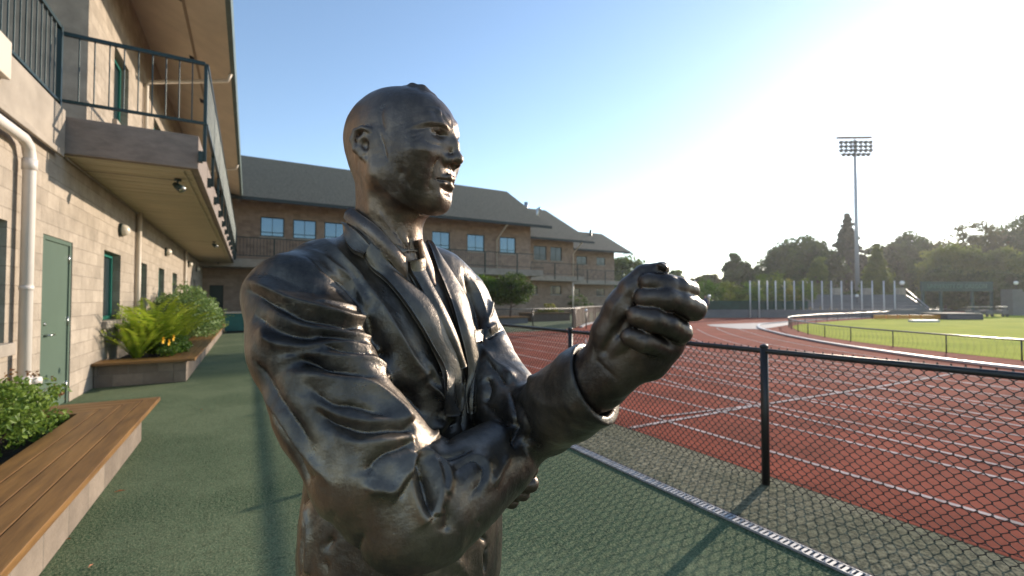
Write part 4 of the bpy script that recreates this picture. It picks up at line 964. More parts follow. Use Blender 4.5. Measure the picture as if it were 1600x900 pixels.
FIG = Vol()
def head(V):
    V.u(he(.002, 0, .306, (.117, .087, .094)), .01)
    V.u(he(.048, 0, .306, (.068, .068, .066)), .03)
    V.u(he(.056, 0, .262, (.060, .064, .080)), .03)
    V.u(he(.050, 0, .220, (.053, .052, .058)), .03)
    V.u(he(-.03, 0, .262, (.066, .064, .07)), .03)
    V.chain([(hp(.088, -.009, .174), .0205), (hp(.088, .009, .174), .0205)], .02)
    for s in (-1, 1):
        V.chain([(hp(.000, s * .068, .262), .020), (hp(.008, s * .064, .212), .021), (hp(.044, s * .045, .181), .021), (hp(.082, s * .012, .171), .020)], .03)
        V.u(he(.076, s * .046, .252, (.034, .028, .026)), .03)
        V.u(he(.056, s * .042, .214, (.036, .028, .034)), .03)
        V.s(he(.1205, s * .0370, .2870, (.0150, .0190, .0092)), .008)
        V.u(he(.036, s * .066, .252, (.045, .016, .045)), .03)
    # brow ridge and glabella furrow
    for s in (-1, 1):
        V.chain([(hp(.114, s * .009, .3005), .0070), (hp(.110, s * .026, .3060), .0070), (hp(.098, s * .046, .3080), .0062), (hp(.078, s * .062, .300), .0045)], .016)
        V.chain([(hp(.119, s * .014, .318), .004), (hp(.114, s * .03, .326), .004)], .010)
    V.u(he(.101, 0, .31, (.020, .022, .022)), .015)
    V.u(he(.105, 0, .287, (.016, .018, .020)), .008)
    # nose
    V.chain([(hp(.117, 0, .298), .009), (hp(.127, 0, .275), .0095), (hp(.1325, 0, .251), .0105)], .010)
    V.u(he(.1345, 0, .2460, (.0125, .0125, .0105)), .006)
    for s in (-1, 1):
        V.u(he(.1225, s * .0155, .2425, (.0125, .0085, .0095)), .006)
        V.chain([(hp(.108, s * .012, .285), .009), (hp(.110, s * .014, .268), .010), (hp(.108, s * .020, .250), .009)], .014)
    V.u(he(.088, 0, .208, (.028, .036, .032)), .022)
    # lips
    for s in (-1, 1):
        V.chain([(hp(.100, s * .029, .2035), .0024), (hp(.113, s * .017, .2080), .0050), (hp(.1205, s * .006, .2120), .0055), (hp(.1195, 0, .2100), .0052)], .005)
        V.chain([(hp(.100, s * .028, .2015), .0024), (hp(.112, s * .016, .1975), .0058), (hp(.1165, 0, .1960), .0070)], .006)
        V.chain([(hp(.104, s * .033, .2038), .0020), (hp(.119, s * .017, .2038), .0021), (hp(.128, 0, .2038), .0022)], .003, sub=True)
        V.chain([(hp(.132, s * .0075, .2345), .0035), (hp(.126, s * .011, .2365), .0036)], .003, sub=True)
        pass
    V.s(he(.119, 0, .1865, (.010, .018, .006)), .012)
    V.chain([(hp(.120, 0, .232), .0018), (hp(.122, 0, .219), .0018)], .006, sub=True)
    for s in (-1, 1):
        # eye
        V.u(he(.0975, s * .0355, .2868, (.0140, .0155, .0118)), .0015)
        V.chain([(hp(.1085, s * .0200, .2840), .0022), (hp(.1125, s * .0270, .2920), .0028), (hp(.1125, s * .0370, .2940), .0030), (hp(.1055, s * .0470, .2915), .0028), (hp(.0965, s * .0560, .2850), .0022)], .002)
        V.chain([(hp(.1085, s * .0200, .2840), .0020), (hp(.1115, s * .0290, .2800), .0024), (hp(.1090, s * .0390, .2790), .0025), (hp(.0965, s * .0560, .2845), .0022)], .002)
        V.chain([(hp(.1075, s * .020, .273), .003), (hp(.106, s * .036, .2675), .003), (hp(.096, s * .050, .272), .002)], .008)   # bag under the eye
        V.chain([(hp(.1105, s * .0340, .2870), .0032), (hp(.114, s * .0340, .2870), .0036)], .0008, sub=True)
        V.chain([(hp(.116, s * .0065, .306), .0016), (hp(.116, s * .0065, .330), .0016)], .006, sub=True)
        # ear
        e = lambda F, Y, L: hp(F * .86 - .006, s * (L * .93 + .004), .262 + (Y - .262) * .83)
        V.u(ell(e(-.006, .266, .088), (.0215, .008, .029), HAX), .004); V.u(ell(e(-.004, .266, .080), (.017, .014, .024), HAX), .006)
        V.chain([(e(.010, .262, .086), .004), (e(.016, .280, .088), .0045), (e(.010, .295, .092), .0052), (e(-.006, .3005, .096), .0055), (e(-.021, .293, .101), .0055), (e(-.028, .274, .103), .0055),
                 (e(-.023, .254, .100), .0052), (e(-.011, .240, .094), .0056), (e(.001, .2305, .089), .0066), (e(.009, .236, .086), .005)], .003)
        V.s(ell(e(.000, .262, .100), (.0095, .009, .0125), HAX), .004)
        V.s(ell(e(-.011, .285, .103), (.006, .005, .008), HAX), .003)
        V.chain([(e(.000, .289, .093), .0035), (e(-.014, .276, .096), .0038), (e(-.015, .258, .096), .004), (e(-.003, .245, .093), .0045)], .004)
        V.u(ell(e(.0125, .259, .090), (.0045, .005, .007), HAX), .003)
    # short forelock ridge on the crown
    V.chain([(hp(.026, -.012, .394), .006), (hp(.047, -.018, .390), .008), (hp(.066, -.014, .383), .010), (hp(.078, .002, .374), .009)], .007)
    V.chain([(hp(.03, .02, .389), .008), (hp(.064, .015, .376), .008)], .008)
    # neck
    V.chain([(hp(-.020, 0, .245), .060), (hp(-.016, 0, .16), .058), (c(606, 395, .935), .066), (bp_(0, 0, -.02), .085)], .03)
    V.chain([(hp(.018, 0, .18), .036), (hp(-.006, 0, .13), .037), (bp_(.045, 0, .03), .042)], .022)
    V.chain([(hp(.026, 0, .135), .012), (hp(.024, 0, .12), .011)], .018)
    for s in (-1, 1):
        V.chain([(hp(-.022, s * .062, .225), .013), (hp(-.012, s * .048, .15), .012), (bp_(.070, s * .018, .035), .010)], .016)
        V.chain([(hp(-.05, s * .025, .22), .018), (hp(-.05, s * .030, .12), .018)], .02)
head(FIG)
# shirted trunk under the coat, arms, hands, legs (one continuous figure)
FIG.u(be(.01, 0, -.17, (.115, .175, .22)), .03)
FIG.u(be(0, 0, -.50, (.125, .165, .32)), .05)
NEAR = [(c(460, 467, .79), .081), (c(482, 540, .752), .087), (c(528, 632, .715), .090), (c(585, 725, .69), .091), (c(640, 795, .685), .081)]
NEARF = [(c(640, 795, .685), .080), (c(672, 788, .70), .076), (c(722, 756, .74), .070), (c(772, 722, .80), .062), (c(800, 703, .84), .058)]
FARA = [(c(722, 476, 1.09), .070), (c(748, 550, 1.03), .070), (c(785, 622, .95), .074), (c(822, 668, .88), .070)]
FARF = [(c(822, 668, .88), .068), (c(850, 652, .83), .062), (c(885, 628, .765), .062), (c(920, 602, .715), .060), (c(934, 597, .70), .0605)]
for ch in (NEAR, NEARF, FARA, FARF): FIG.chain([(p, r * .62) for p, r in ch], .02)
def fist_left(V):
    V.chain([(c(895, 618, .74), .044), (c(937, 587, .69), .042), (c(964, 560, .675), .037)], .02)
    V.chain([(c(955, 572, .678), .036), (c(992, 528, .668), .040), (c(1028, 495, .662), .038)], .02)
    V.chain([(c(965, 580, .678), .030), (c(1012, 557, .66), .030), (c(1040, 535, .65), .026)], .018)
    V.chain([(c(944, 565, .672), .030), (c(957, 520, .655), .028), (c(971, 482, .642), .023), (c(987, 453, .632), .0178)], .014)
    V.chain([(c(985, 452, .632), .0170), (c(1008, 430, .628), .0150), (c(1034, 420, .622), .0112)], .004)
    V.chain([(c(1005, 470, .69), .03), (c(1010, 530, .69), .03)], .02)
    for P in ([(1022, 452, .682, .016), (1078, 455, .637, .0125)], [(1030, 480, .684, .019), (1085, 484, .636, .017)], [(1028, 512, .682, .018), (1064, 519, .634, .016)], [(1020, 542, .674, .016), (1036, 546, .640, .013)]):
        V.chain([(c(*q[:3]), q[3]) for q in P], .006)
    for P in ([(1077, 453, .634, .0142), (1058, 449, .616, .0142), (1042, 445, .610, .0142), (1013, 441, .608, .0125)],
              [(1086, 483, .628, .0160), (1062, 473, .612, .0152), (1040, 467, .604, .0162), (1006, 466, .606, .0135)],
              [(1064, 519, .626, .0155), (1042, 507, .608, .0150), (1020, 500, .600, .0160), (994, 494, .604, .0138)],
              [(1036, 546, .633, .0142), (1018, 539, .616, .0138), (1004, 534, .608, .0146), (984, 526, .609, .0132)]):
        V.chain([(c(*q[:3]), q[3]) for q in P], .0035)
    # nails pressed against the palm side
    V.chain([(c(1031, 413, .612), .004), (c(1040, 418, .610), .003)], .004)
    V.chain([(c(944, 548, .635), .003), (c(962, 520, .622), .003), (c(978, 500, .615), .002)], .01, sub=True)
fist_left(FIG)
def hand_right(V):
    V.chain([(c(785, 712, .83), .036), (c(800, 730, .86), .034), (c(806, 752, .875), .030)], .015)
    for P in ([(808, 722, .87, .016), (826, 728, .86, .0125), (829, 733, .845, .0125), (820, 735, .838, .010)],
              [(808, 738, .87, .016), (826, 748, .86, .0130), (829, 756, .848, .0135), (817, 757, .838, .010)],
              [(804, 752, .87, .015), (814, 765, .862, .0125), (817, 771, .855, .012), (806, 772, .845, .010)],
              [(796, 764, .87, .014), (798, 779, .865, .0115), (800, 784, .86, .011), (790, 784, .852, .0095)],
              [(790, 720, .82, .014), (806, 712, .80, .012), (818, 716, .80, .010)]):
        V.chain([(c(*q[:3]), q[3] * 1.12) for q in P], .003)
hand_right(FIG)
ysole = -1.443
for s in (-1, 1):
    FIG.chain([(bp_(0, s * .095, -.62), .105), (bp_(.02, s * .105, -1.0), .07), (bp_(0, s * .11, -1.36), .05)], .03)
    FIG.chain([(bp_(-.04, s * .11, ysole + .07), .04), (bp_(.06, s * .12, ysole + .05), .045), (bp_(.17, s * .14, ysole + .04), .036)], .02)

# coat
COAT = Vol()
COAT.u(be(.015, 0, -.175, (.142, .190, .235)), .03)
COAT.u(be(.0, 0, -.10, (.125, .20, .15)), .04)
COAT.u(be(.028, .032, -.52, (.182, .215, .40)), .06)
for s in (-1, 1):
    COAT.chain([(bp_(-.01, s * .055, .048), .062), (bp_(-.005, s * .13, .012), .070), (bp_(-.003, s * .178, -.02), .074)], .035)
    COAT.chain([(bp_(.07, s * .09, -.12), .07), (bp_(.085, s * .07, -.25), .065)], .04)
COAT.chain([(c(596, 362, .935), .070), (c(600, 400, .935), .088)], .02)
COAT.chain(NEAR, .018); COAT.chain(NEARF, .03); COAT.chain(FARA, .018); COAT.chain(FARF, .025)
# open the neck, hollow the cuffs
COAT.s(cone(hp(-.014, 0, .23), c(606, 380, .93), .063, .068), .004)
COAT.s(cone(c(606, 380, .93), bp_(.09, 0, -.03), .066, .030), .01)
dF = (c(934, 597, .70) - c(885, 628, .765)); dF /= np.linalg.norm(dF)
pF = c(934, 597, .70)
COAT.s(lambda P: -((P - (pF + dF * .004)) @ (-dF)) , .003)if False else None
def half(pt, nrm):
    pt = np.asarray(pt); nrm = np.asarray(nrm) / np.linalg.norm(nrm)
    return lambda P: -((P - pt) @ nrm)
def half_near(pt, nrm, rad):
    """cut beyond pt along nrm but only within rad of pt"""
    pt = np.asarray(pt); nrm = np.asarray(nrm) / np.linalg.norm(nrm)
    return lambda P: np.maximum(-((P - pt) @ nrm), np.sqrt(((P - pt) ** 2).sum(-1)) - rad)
COAT.s(half_near(c(930, 597, .70), np.array([.75, .42, -.5]), .12), .0015)
COAT.s(cone(pF + dF * .03, pF - dF * .05, .0575, .043), .003)
dN = np.array([.45, -.35, .82]); dN /= np.linalg.norm(dN); pN = c(797, 728, .835)
COAT.s(half_near(pN, c(800, 745, .87) - c(760, 730, .80), .10), .004)
COAT.s(cone(pN + dN * .02, pN - dN * .03, .046, .042), .004)

lo, hi = (-.62, -.56, .50), (.30, .50, 1.24)
parts_ = [FIG.mesh((-.40, .035, .70), (-.02, .46, 1.16), .0019), FIG.mesh((.095, -.24, .50), (.34, .08, .78), .0021), FIG.mesh((-.10, -.46, .76), (.10, -.33, .95), .0026)]
# the hidden trunk and arms reach just inside the collar and cuffs
lowv, lowf = FIG.mesh((-.62, -.60, .50), (.34, .055, 1.26), .0058)
cenq = lowv[lowf].mean(1); kp = ~((cenq[:, 0] > .115) & (cenq[:, 2] < .74) & (cenq[:, 1] > -.24))
parts_.append((lowv, lowf[kp]))
nn_ = np.cumsum([0] + [len(v) for v, _ in parts_]); Vf = np.concatenate([v for v, _ in parts_]); Ff = np.concatenate([f + k for (_, f), k in zip(parts_, nn_)])
Vc, Fc = COAT.mesh((-.62, -.85, .50), (.34, .20, 1.30), .0026)

from mathutils.bvhtree import BVHTree
def vnorm(V, F):
    a, b, c_, d = (V[F[:, i]] for i in range(4)); n = np.cross(c_ - a, d - b); N = np.zeros_like(V)
    for i in range(4): np.add.at(N, F[:, i], n)
    return N / (np.linalg.norm(N, axis=1)[:, None] + 1e-12)
def smooth(V, F, it=2, lam=.5):
    e = np.concatenate([F[:, [0, 1]], F[:, [1, 2]], F[:, [2, 3]], F[:, [3, 0]]]); n = len(V)
    for _ in range(it):
        S_ = np.zeros_like(V); k = np.zeros(n)
        np.add.at(S_, e[:, 0], V[e[:, 1]]); np.add.at(k, e[:, 0], 1); V = V + lam * (S_ / np.maximum(k, 1)[:, None] - V)
    return V
Vf = smooth(Vf, Ff, 1); Vc = smooth(Vc, Fc, 2)
def hit(bvh, u, v):
    r = c(u, v, 1.0); r = r / np.linalg.norm(r); p, n, i, d = bvh.ray_cast(Vector((0, 0, 0)), Vector(r))
    return None if p is None else (np.array(p), np.array(n))
def strokes(V, F, L):
    """press folds into the surface: each stroke is a polyline laid on it with (amplitude m, width m)"""
    sgn = 1
    N = vnorm(V, F)
    if (N[:, 2] * 1).mean() is None: pass
    bvh = BVHTree.FromPolygons(V.tolist(), F.tolist())
    D = np.zeros(len(V))
    for pts, amp, wd in L:
        P = [hit(bvh, u, v) for u, v in pts]; P = [p[0] for p in P if p is not None]
        if len(P) < 2: continue
        Q_ = np.array([np.array(q) for q in catmull([Vector(p) for p in P], 4)])
        bb = np.all((V > Q_.min(0) - 3 * wd) & (V < Q_.max(0) + 3 * wd), axis=1); idx = np.where(bb)[0]
        best = np.full(len(idx), 9.0); tt = np.zeros(len(idx)); m = len(Q_) - 1
        for i in range(m):
            a, b = Q_[i], Q_[i + 1]; ab = b - a; q = V[idx] - a; t = np.clip(q @ ab / (ab @ ab + 1e-12), 0, 1)
            d = np.sqrt(((q - t[:, None] * ab) ** 2).sum(1)); mk_ = d < best; best[mk_] = d[mk_]; tt[mk_] = (i + t[mk_]) / m
        env = np.clip(np.minimum(tt, (1 - tt) * (4 if amp > .0055 else 1)) * 5 + .25, 0, 1)
        D[idx] += 1.3 * amp * np.exp(-(best / wd) ** 1.35) * env
    return V + N * D[:, None]
z2 = lambda L: [(360 + x / 3.4625, 340 + y / 3.4625) for x, y in L]
z3 = lambda L: [(560 + x / 3.215, 340 + y / 3.215) for x, y in L]
z5 = lambda L: [(360 + x / 2.647, 560 + y / 2.647) for x, y in L]
z6 = lambda L: [(640 + x / 3, 600 + y / 3) for x, y in L]
mm = .001
ST = [
 # shoulder seam and sleeve folds
 (z2([(130, 200), (200, 165), (290, 165), (420, 215), (520, 300), (610, 365), (690, 470)]), -5 * mm, 5 * mm),
 (z2([(300, 185), (420, 240), (500, 320), (600, 400), (670, 490)]), 4 * mm, 9 * mm),
 (z2([(300, 130), (430, 175), (540, 250), (640, 330), (710, 430), (740, 500)]), 5 * mm, 8 * mm),
 (z2([(95, 340), (200, 385), (330, 455), (480, 500), (640, 545), (710, 560)]), 11 * mm, 10 * mm),
 (z2([(110, 395), (250, 480), (400, 545), (600, 585), (690, 600)]), -11 * mm, 10 * mm),
 (z2([(120, 300), (250, 320), (400, 380), (520, 410)]), -5 * mm, 14 * mm),
 (z2([(160, 440), (330, 555), (450, 595), (620, 620), (750, 670)]), 9 * mm, 10 * mm),
 (z2([(450, 460), (560, 470), (640, 490), (700, 510)]), 6 * mm, 8 * mm),
 (z2([(470, 640), (600, 655), (740, 700)]), -6 * mm, 6 * mm),
 (z2([(150, 600), (230, 670), (400, 700), (600, 690), (760, 715)]), 9 * mm, 9 * mm),
 (z2([(120, 520), (220, 600), (340, 640), (480, 655)]), -9 * mm, 14 * mm),
 (z2([(280, 770), (430, 745), (600, 760), (760, 770), (845, 815)]), 7 * mm, 9 * mm),
 (z2([(330, 740), (470, 780), (560, 830), (700, 850), (800, 860)]), -8 * mm, 9 * mm),
 (z2([(500, 700), (640, 735), (760, 745)]), -5 * mm, 4 * mm),
 (z5([(250, 60), (400, 80), (520, 85), (600, 120), (680, 190), (750, 265)]), 9 * mm, 12 * mm),
 (z5([(300, 10), (430, 40), (560, 60)]), -6 * mm, 7 * mm),
 (z5([(340, 130), (420, 190), (520, 200), (640, 235)]), -5 * mm, 6 * mm),
 (z5([(350, 210), (430, 270), (560, 300), (700, 290), (770, 300)]), -9 * mm, 10 * mm),
 (z5([(360, 180), (450, 235), (580, 260), (720, 255)]), 5 * mm, 8 * mm),
 (z5([(420, 300), (520, 345), (650, 340), (760, 320)]), 6 * mm, 10 * mm),
 (z5([(570, 490), (580, 440), (640, 390), (700, 370), (760, 340)]), -8 * mm, 9 * mm),
 (z5([(560, 530), (620, 540), (680, 545), (720, 480), (770, 390)]), 8 * mm, 9 * mm),
 (z5([(690, 590), (740, 500), (790, 410)]), -4 * mm, 5 * mm),
 (z5([(770, 400), (800, 480), (820, 570), (830, 650)]), -9 * mm, 7 * mm),
 (z5([(740, 430), (745, 520), (780, 620), (820, 680)]), 7 * mm, 8 * mm),
 (z5([(830, 400), (860, 480), (870, 560), (860, 650)]), 7 * mm, 8 * mm),
 (z5([(60, 20), (130, 130), (200, 250), (300, 380), (420, 520)]), 5 * mm, 8 * mm),
 (z5([(100, 10), (170, 120), (240, 230), (330, 350)]), -5 * mm, 9 * mm),
 (z6([(60, 300), (110, 330), (150, 360), (190, 430), (170, 520)]), 6 * mm, 7 * mm),
 (z6([(100, 310), (170, 340), (230, 330), (300, 300)]), -6 * mm, 6 * mm),
 (z6([(190, 440), (240, 390), (300, 360), (345, 400), (330, 470), (280, 520)]), -3.5 * mm, 9 * mm),
 (z6([(200, 360), (290, 330), (360, 360), (370, 430), (350, 500)]), 3 * mm, 7 * mm),
 (z6([(60, 420), (70, 500), (90, 580)]), -6 * mm, 8 * mm),
 (z6([(150, 560), (180, 620), (170, 700)]), -4 * mm, 8 * mm),
 (z6([(390, 470), (430, 400), (470, 330)]), 4 * mm, 6 * mm),
 # coat front
 (z2([(740, 520), (790, 640), (840, 740), (880, 850), (960, 960), (1040, 1060)]), -20 * mm, 12 * mm),
 (z2([(500, 120), (600, 220), (700, 330), (800, 460), (880, 590), (970, 740), (1070, 880)]), 9 * mm, 12 * mm),
 (z3([(330, 700), (400, 830), (440, 950)]), 8 * mm, 10 * mm),
 (z6([(70, -20), (140, 60), (175, 130), (140, 200), (105, 260)]), 9 * mm, 9 * mm),
 (z6([(180, 0), (215, 90), (205, 200), (180, 270)]), -10 * mm, 7 * mm),
 (z6([(230, -20), (250, 60), (235, 140)]), 6 * mm, 7 * mm),
 (z6([(262, -40), (262, 60), (258, 160), (250, 220)]), -7 * mm, 4 * mm),
 (z3([(420, 330), (500, 470), (560, 640), (580, 800)]), 5 * mm, 10 * mm),
 (z3([(530, 290), (560, 380), (590, 470), (610, 560), (630, 640)]), -7 * mm, 5 * mm),
 (z3([(560, 300), (600, 370), (625, 440), (640, 520)]), 5 * mm, 9 * mm),
 (z3([(640, 540), (660, 480), (668, 430)]), 6 * mm, 7 * mm),
 (z3([(650, 570), (690, 540), (705, 500)]), 6 * mm, 7 * mm),
 (z3([(640, 610), (690, 580), (730, 560)]), -6 * mm, 6 * mm),
 (z3([(630, 660), (680, 730), (760, 790), (880, 810)]), 7 * mm, 10 * mm),
 (z3([(650, 720), (720, 810), (820, 860)]), -7 * mm, 9 * mm),
 (z3([(640, 800), (660, 860), (640, 930)]), -7 * mm, 10 * mm),
 (z3([(780, 640), (850, 740), (900, 810)]), 4 * mm, 10 * mm),
 (z6([(470, 60), (520, 120), (560, 220), (540, 300)]), -6 * mm, 12 * mm),
 (z6([(560, 40), (640, 90), (760, 110), (880, 90)]), 4 * mm, 14 * mm),
 (z6([(350, 100), (420, 160), (490, 200), (500, 300)]), -9 * mm, 8 * mm),
 (z6([(470, 40), (478, 120), (484, 200), (490, 290)]), -7 * mm, 4 * mm),
 # skirt of the coat
 (z6([(325, 640), (345, 720), (355, 800), (355, 880)]), -8 * mm, 4 * mm),
 (z6([(200, 760), (230, 840), (240, 890)]), 5 * mm, 12 * mm),
 (z5([(345, 490), (315, 580), (300, 700), (290, 890)]), -8 * mm, 5 * mm),
 (z5([(310, 600), (325, 720), (320, 890)]), 6 * mm, 8 * mm),
 (z5([(430, 650), (410, 760), (400, 890)]), -6 * mm, 7 * mm),
 (z5([(550, 730), (520, 800), (500, 890)]), -5 * mm, 9 * mm),
 (z5([(120, 170), (170, 260), (230, 400), (290, 560)]), 6 * mm, 7 * mm),
 (z5([(160, 200), (220, 310), (290, 440), (320, 520)]), -7 * mm, 7 * mm),
]
# make sure face winding points outward
def outward(V, F):
    cen = V.mean(0); N = vnorm(V, F)
    return F if ((V - cen) * N).sum() > 0 else F[:, ::-1]
Ff = outward(Vf, Ff); Fc = outward(Vc, Fc)
Vc = strokes(Vc, Fc, ST)
from mathutils import noise as mno
def tooled(V, F, a, b, zlim=-.62):
    N = vnorm(V, F); D = np.array([(a * (abs(mno.noise(Vector(p * 17))) * 2 - .6) + b * mno.noise(Vector(p * 55))) if p[1] > zlim else 0 for p in V]); return V + N * D[:, None]
Vc = tooled(Vc, Fc, .0010, .0007)
FST = [([(592, 205), (600, 230), (604, 250)], -1.5 * mm, 3 * mm), ([(628, 260), (622, 290), (640, 315)], -2 * mm, 10 * mm), ([(612, 355), (625, 375), (640, 395)], -4 * mm, 5 * mm), ([(592, 330), (612, 360), (634, 392)], 3 * mm, 6 * mm),
       ([(560, 210), (556, 250), (562, 290)], 1 * mm, 8 * mm), ([(640, 365), (643, 385), (645, 402)], -3 * mm, 4 * mm), ([(604, 160), (596, 180), (598, 200)], -1 * mm, 6 * mm)]
for (a, b) in (((1018, 505), (1022, 528)),): pass
hz1 = lambda L: [(500 + x / 3.46, 110 + y / 3.46) for x, y in L]
FST += [(hz1([(650, 468), (622, 510), (608, 560), (606, 600)]), -1.3 * mm, 3.5 * mm), (hz1([(470, 335), (540, 318), (600, 305), (650, 305), (690, 325)]), -1.0 * mm, 2.5 * mm),
    (hz1([(470, 318), (540, 290), (610, 278), (670, 290), (705, 320)]), 1.8 * mm, 4 * mm), (hz1([(430, 470), (450, 560), (500, 630), (570, 650)]), -1.5 * mm, 13 * mm),
    (hz1([(300, 560), (350, 640), (440, 710), (540, 760), (620, 780)]), 1.8 * mm, 6 * mm), (hz1([(655, 215), (672, 262), (706, 305)]), -1.5 * mm, 2.5 * mm),
    (hz1([(690, 230), (712, 270), (722, 310)]), 1.4 * mm, 2.5 * mm), (hz1([(560, 375), (610, 400), (660, 405)]), -1.0 * mm, 3 * mm), (hz1([(470, 430), (540, 425), (610, 440)]), 1.6 * mm, 9 * mm),
    (hz1([(560, 340), (520, 352), (490, 358)]), -.7 * mm, 1.6 * mm), (hz1([(560, 350), (525, 372), (500, 385)]), -.6 * mm, 1.6 * mm),
    (hz1([(560, 200), (610, 190), (650, 200)]), -.8 * mm, 2 * mm), (hz1([(550, 225), (610, 218), (650, 228)]), -.7 * mm, 2 * mm),
    (hz1([(330, 180), (330, 260), (345, 330)]), -1.2 * mm, 6 * mm), (hz1([(600, 575), (590, 620), (600, 660)]), -1.0 * mm, 5 * mm)]
for L_ in ([(1041, 436), (1043, 454)], [(1042, 456), (1040, 481)], [(1023, 486), (1018, 513)], [(1006, 524), (1002, 543)], [(1066, 470), (1062, 497)], [(1046, 503), (1041, 525)], [(1002, 422), (1012, 441)], [(1020, 457), (1018, 480)]):
    FST.append((L_, -1.1 * mm, 1.7 * mm))
FST += [([(958, 560), (985, 545), (1010, 548), (1035, 560)], -1.5 * mm, 4 * mm), ([(930, 560), (945, 575), (965, 592)], -1.2 * mm, 3 * mm), ([(962, 530), (975, 505), (985, 490)], -2 * mm, 4 * mm),
        ([(945, 520), (960, 480), (985, 448)], 1.6 * mm, 5 * mm)]
Vf = strokes(Vf, Ff, FST); hm_ = (Vf[:, 0] > .115) & (Vf[:, 2] < .76); Vf = np.where(hm_[:, None], tooled(Vf, Ff, .0016, .0009), tooled(Vf, Ff, .0005, .0005))

def bronze(name, ca, cb, cd, rough=.36):
    m = bpy.data.materials.new(name); m.use_nodes = True; t = m.node_tree; b = t.nodes['Principled BSDF']
    tc = node(t, 'ShaderNodeTexCoord')
    def nz(s, d=6, r=.6, st=None):
        n = node(t, 'ShaderNodeTexNoise'); n.inputs['Scale'].default_value = s; n.inputs['Detail'].default_value = d; n.inputs['Roughness'].default_value = r
        if st:
            mp = node(t, 'ShaderNodeMapping'); mp.inputs['Scale'].default_value = st; t.links.new(tc.outputs['Object'], mp.inputs[0]); t.links.new(mp.outputs[0], n.inputs[0])
        else: t.links.new(tc.outputs['Object'], n.inputs[0])
        return n
    n1 = nz(7, 7, .65, (1, 1, .45)); r1 = node(t, 'ShaderNodeValToRGB'); r1.color_ramp.elements[0].position = .36; r1.color_ramp.elements[1].position = .66
    r1.color_ramp.elements[0].color = (*ca, 1); r1.color_ramp.elements[1].color = (*cb, 1); e = r1.color_ramp.elements.new(.5); e.color = (*cd, 1)
    t.links.new(n1.outputs[0], r1.inputs[0]); t.links.new(r1.outputs[0], b.inputs['Base Color'])
    b.inputs['Metallic'].default_value = .84
    n2 = nz(22, 6, .7); mr = node(t, 'ShaderNodeMapRange'); mr.inputs[1].default_value = .3; mr.inputs[2].default_value = .7; mr.inputs[3].default_value = rough - .09; mr.inputs[4].default_value = rough + .13
    t.links.new(n2.outputs[0], mr.inputs[0])
    ge = node(t, 'ShaderNodeNewGeometry'); pr_ = node(t, 'ShaderNodeMapRange'); pr_.inputs[1].default_value = .47; pr_.inputs[2].default_value = .53; pr_.inputs[3].default_value = .12; pr_.inputs[4].default_value = -.10
    t.links.new(ge.outputs['Pointiness'], pr_.inputs[0]); ad_ = node(t, 'ShaderNodeMath', operation='ADD'); t.links.new(mr.outputs[0], ad_.inputs[0]); t.links.new(pr_.outputs[0], ad_.inputs[1])
    t.links.new(ad_.outputs[0], b.inputs['Roughness'])
    h1 = nz(38, 6, .72); h2 = nz(150, 4, .7); vo = node(t, 'ShaderNodeTexVoronoi'); vo.inputs['Scale'].default_value = 75; t.links.new(tc.outputs['Object'], vo.inputs['Vector'])
    pit = node(t, 'ShaderNodeMapRange'); pit.inputs[1].default_value = 0; pit.inputs[2].default_value = .13; pit.inputs[3].default_value = -.14; pit.inputs[4].default_value = 0; t.links.new(vo.outputs['Distance'], pit.inputs[0])
    a = node(t, 'ShaderNodeMath', operation='MULTIPLY_ADD'); a.inputs[1].default_value = .25; t.links.new(h2.outputs[0], a.inputs[0]); t.links.new(h1.outputs[0], a.inputs[2])
    a2 = node(t, 'ShaderNodeMath', operation='ADD'); t.links.new(a.outputs[0], a2.inputs[0]); t.links.new(pit.outputs[0], a2.inputs[1])
    bp = node(t, 'ShaderNodeBump'); bp.inputs['Strength'].default_value = .5; bp.inputs['Distance'].default_value = .004
    t.links.new(a2.outputs[0], bp.inputs['Height']); t.links.new(bp.outputs[0], b.inputs['Normal'])
    return m
MBc = bronze('bronze_coat', (.050, .044, .040), (.260, .205, .150), (.130, .107, .086), .33)
MBf = bronze('bronze_skin', (.060, .046, .040), (.255, .180, .130), (.140, .105, .083), .34)
base = cam2world(bp_(0, 0, 0)); base = Vector((float(base[0]), float(base[1]), 0))
stt = thing('bronze_statue', 'dark bronze statue of a man in suit and tie holding up one closed fist', 'statue', base)
figo = np_mesh('figure', cam2world(Vf), Ff, MBf, stt)
coat = np_mesh('suit_coat', cam2world(Vc), Fc, MBc, stt)
Vl, Fl = FIG.mesh((-.62, -1.50, .60), (.10, -.58, 1.30), .006); Fl = outward(Vl, Fl); np_mesh('trousers', cam2world(smooth(Vl, Fl, 2)), Fl, MBc, stt)
bx_ = MB(); bx_.tube([(base.x, base.y, .0), (base.x, base.y, .035)], .42, 40); bx_.build('base_plate', MBc, stt)

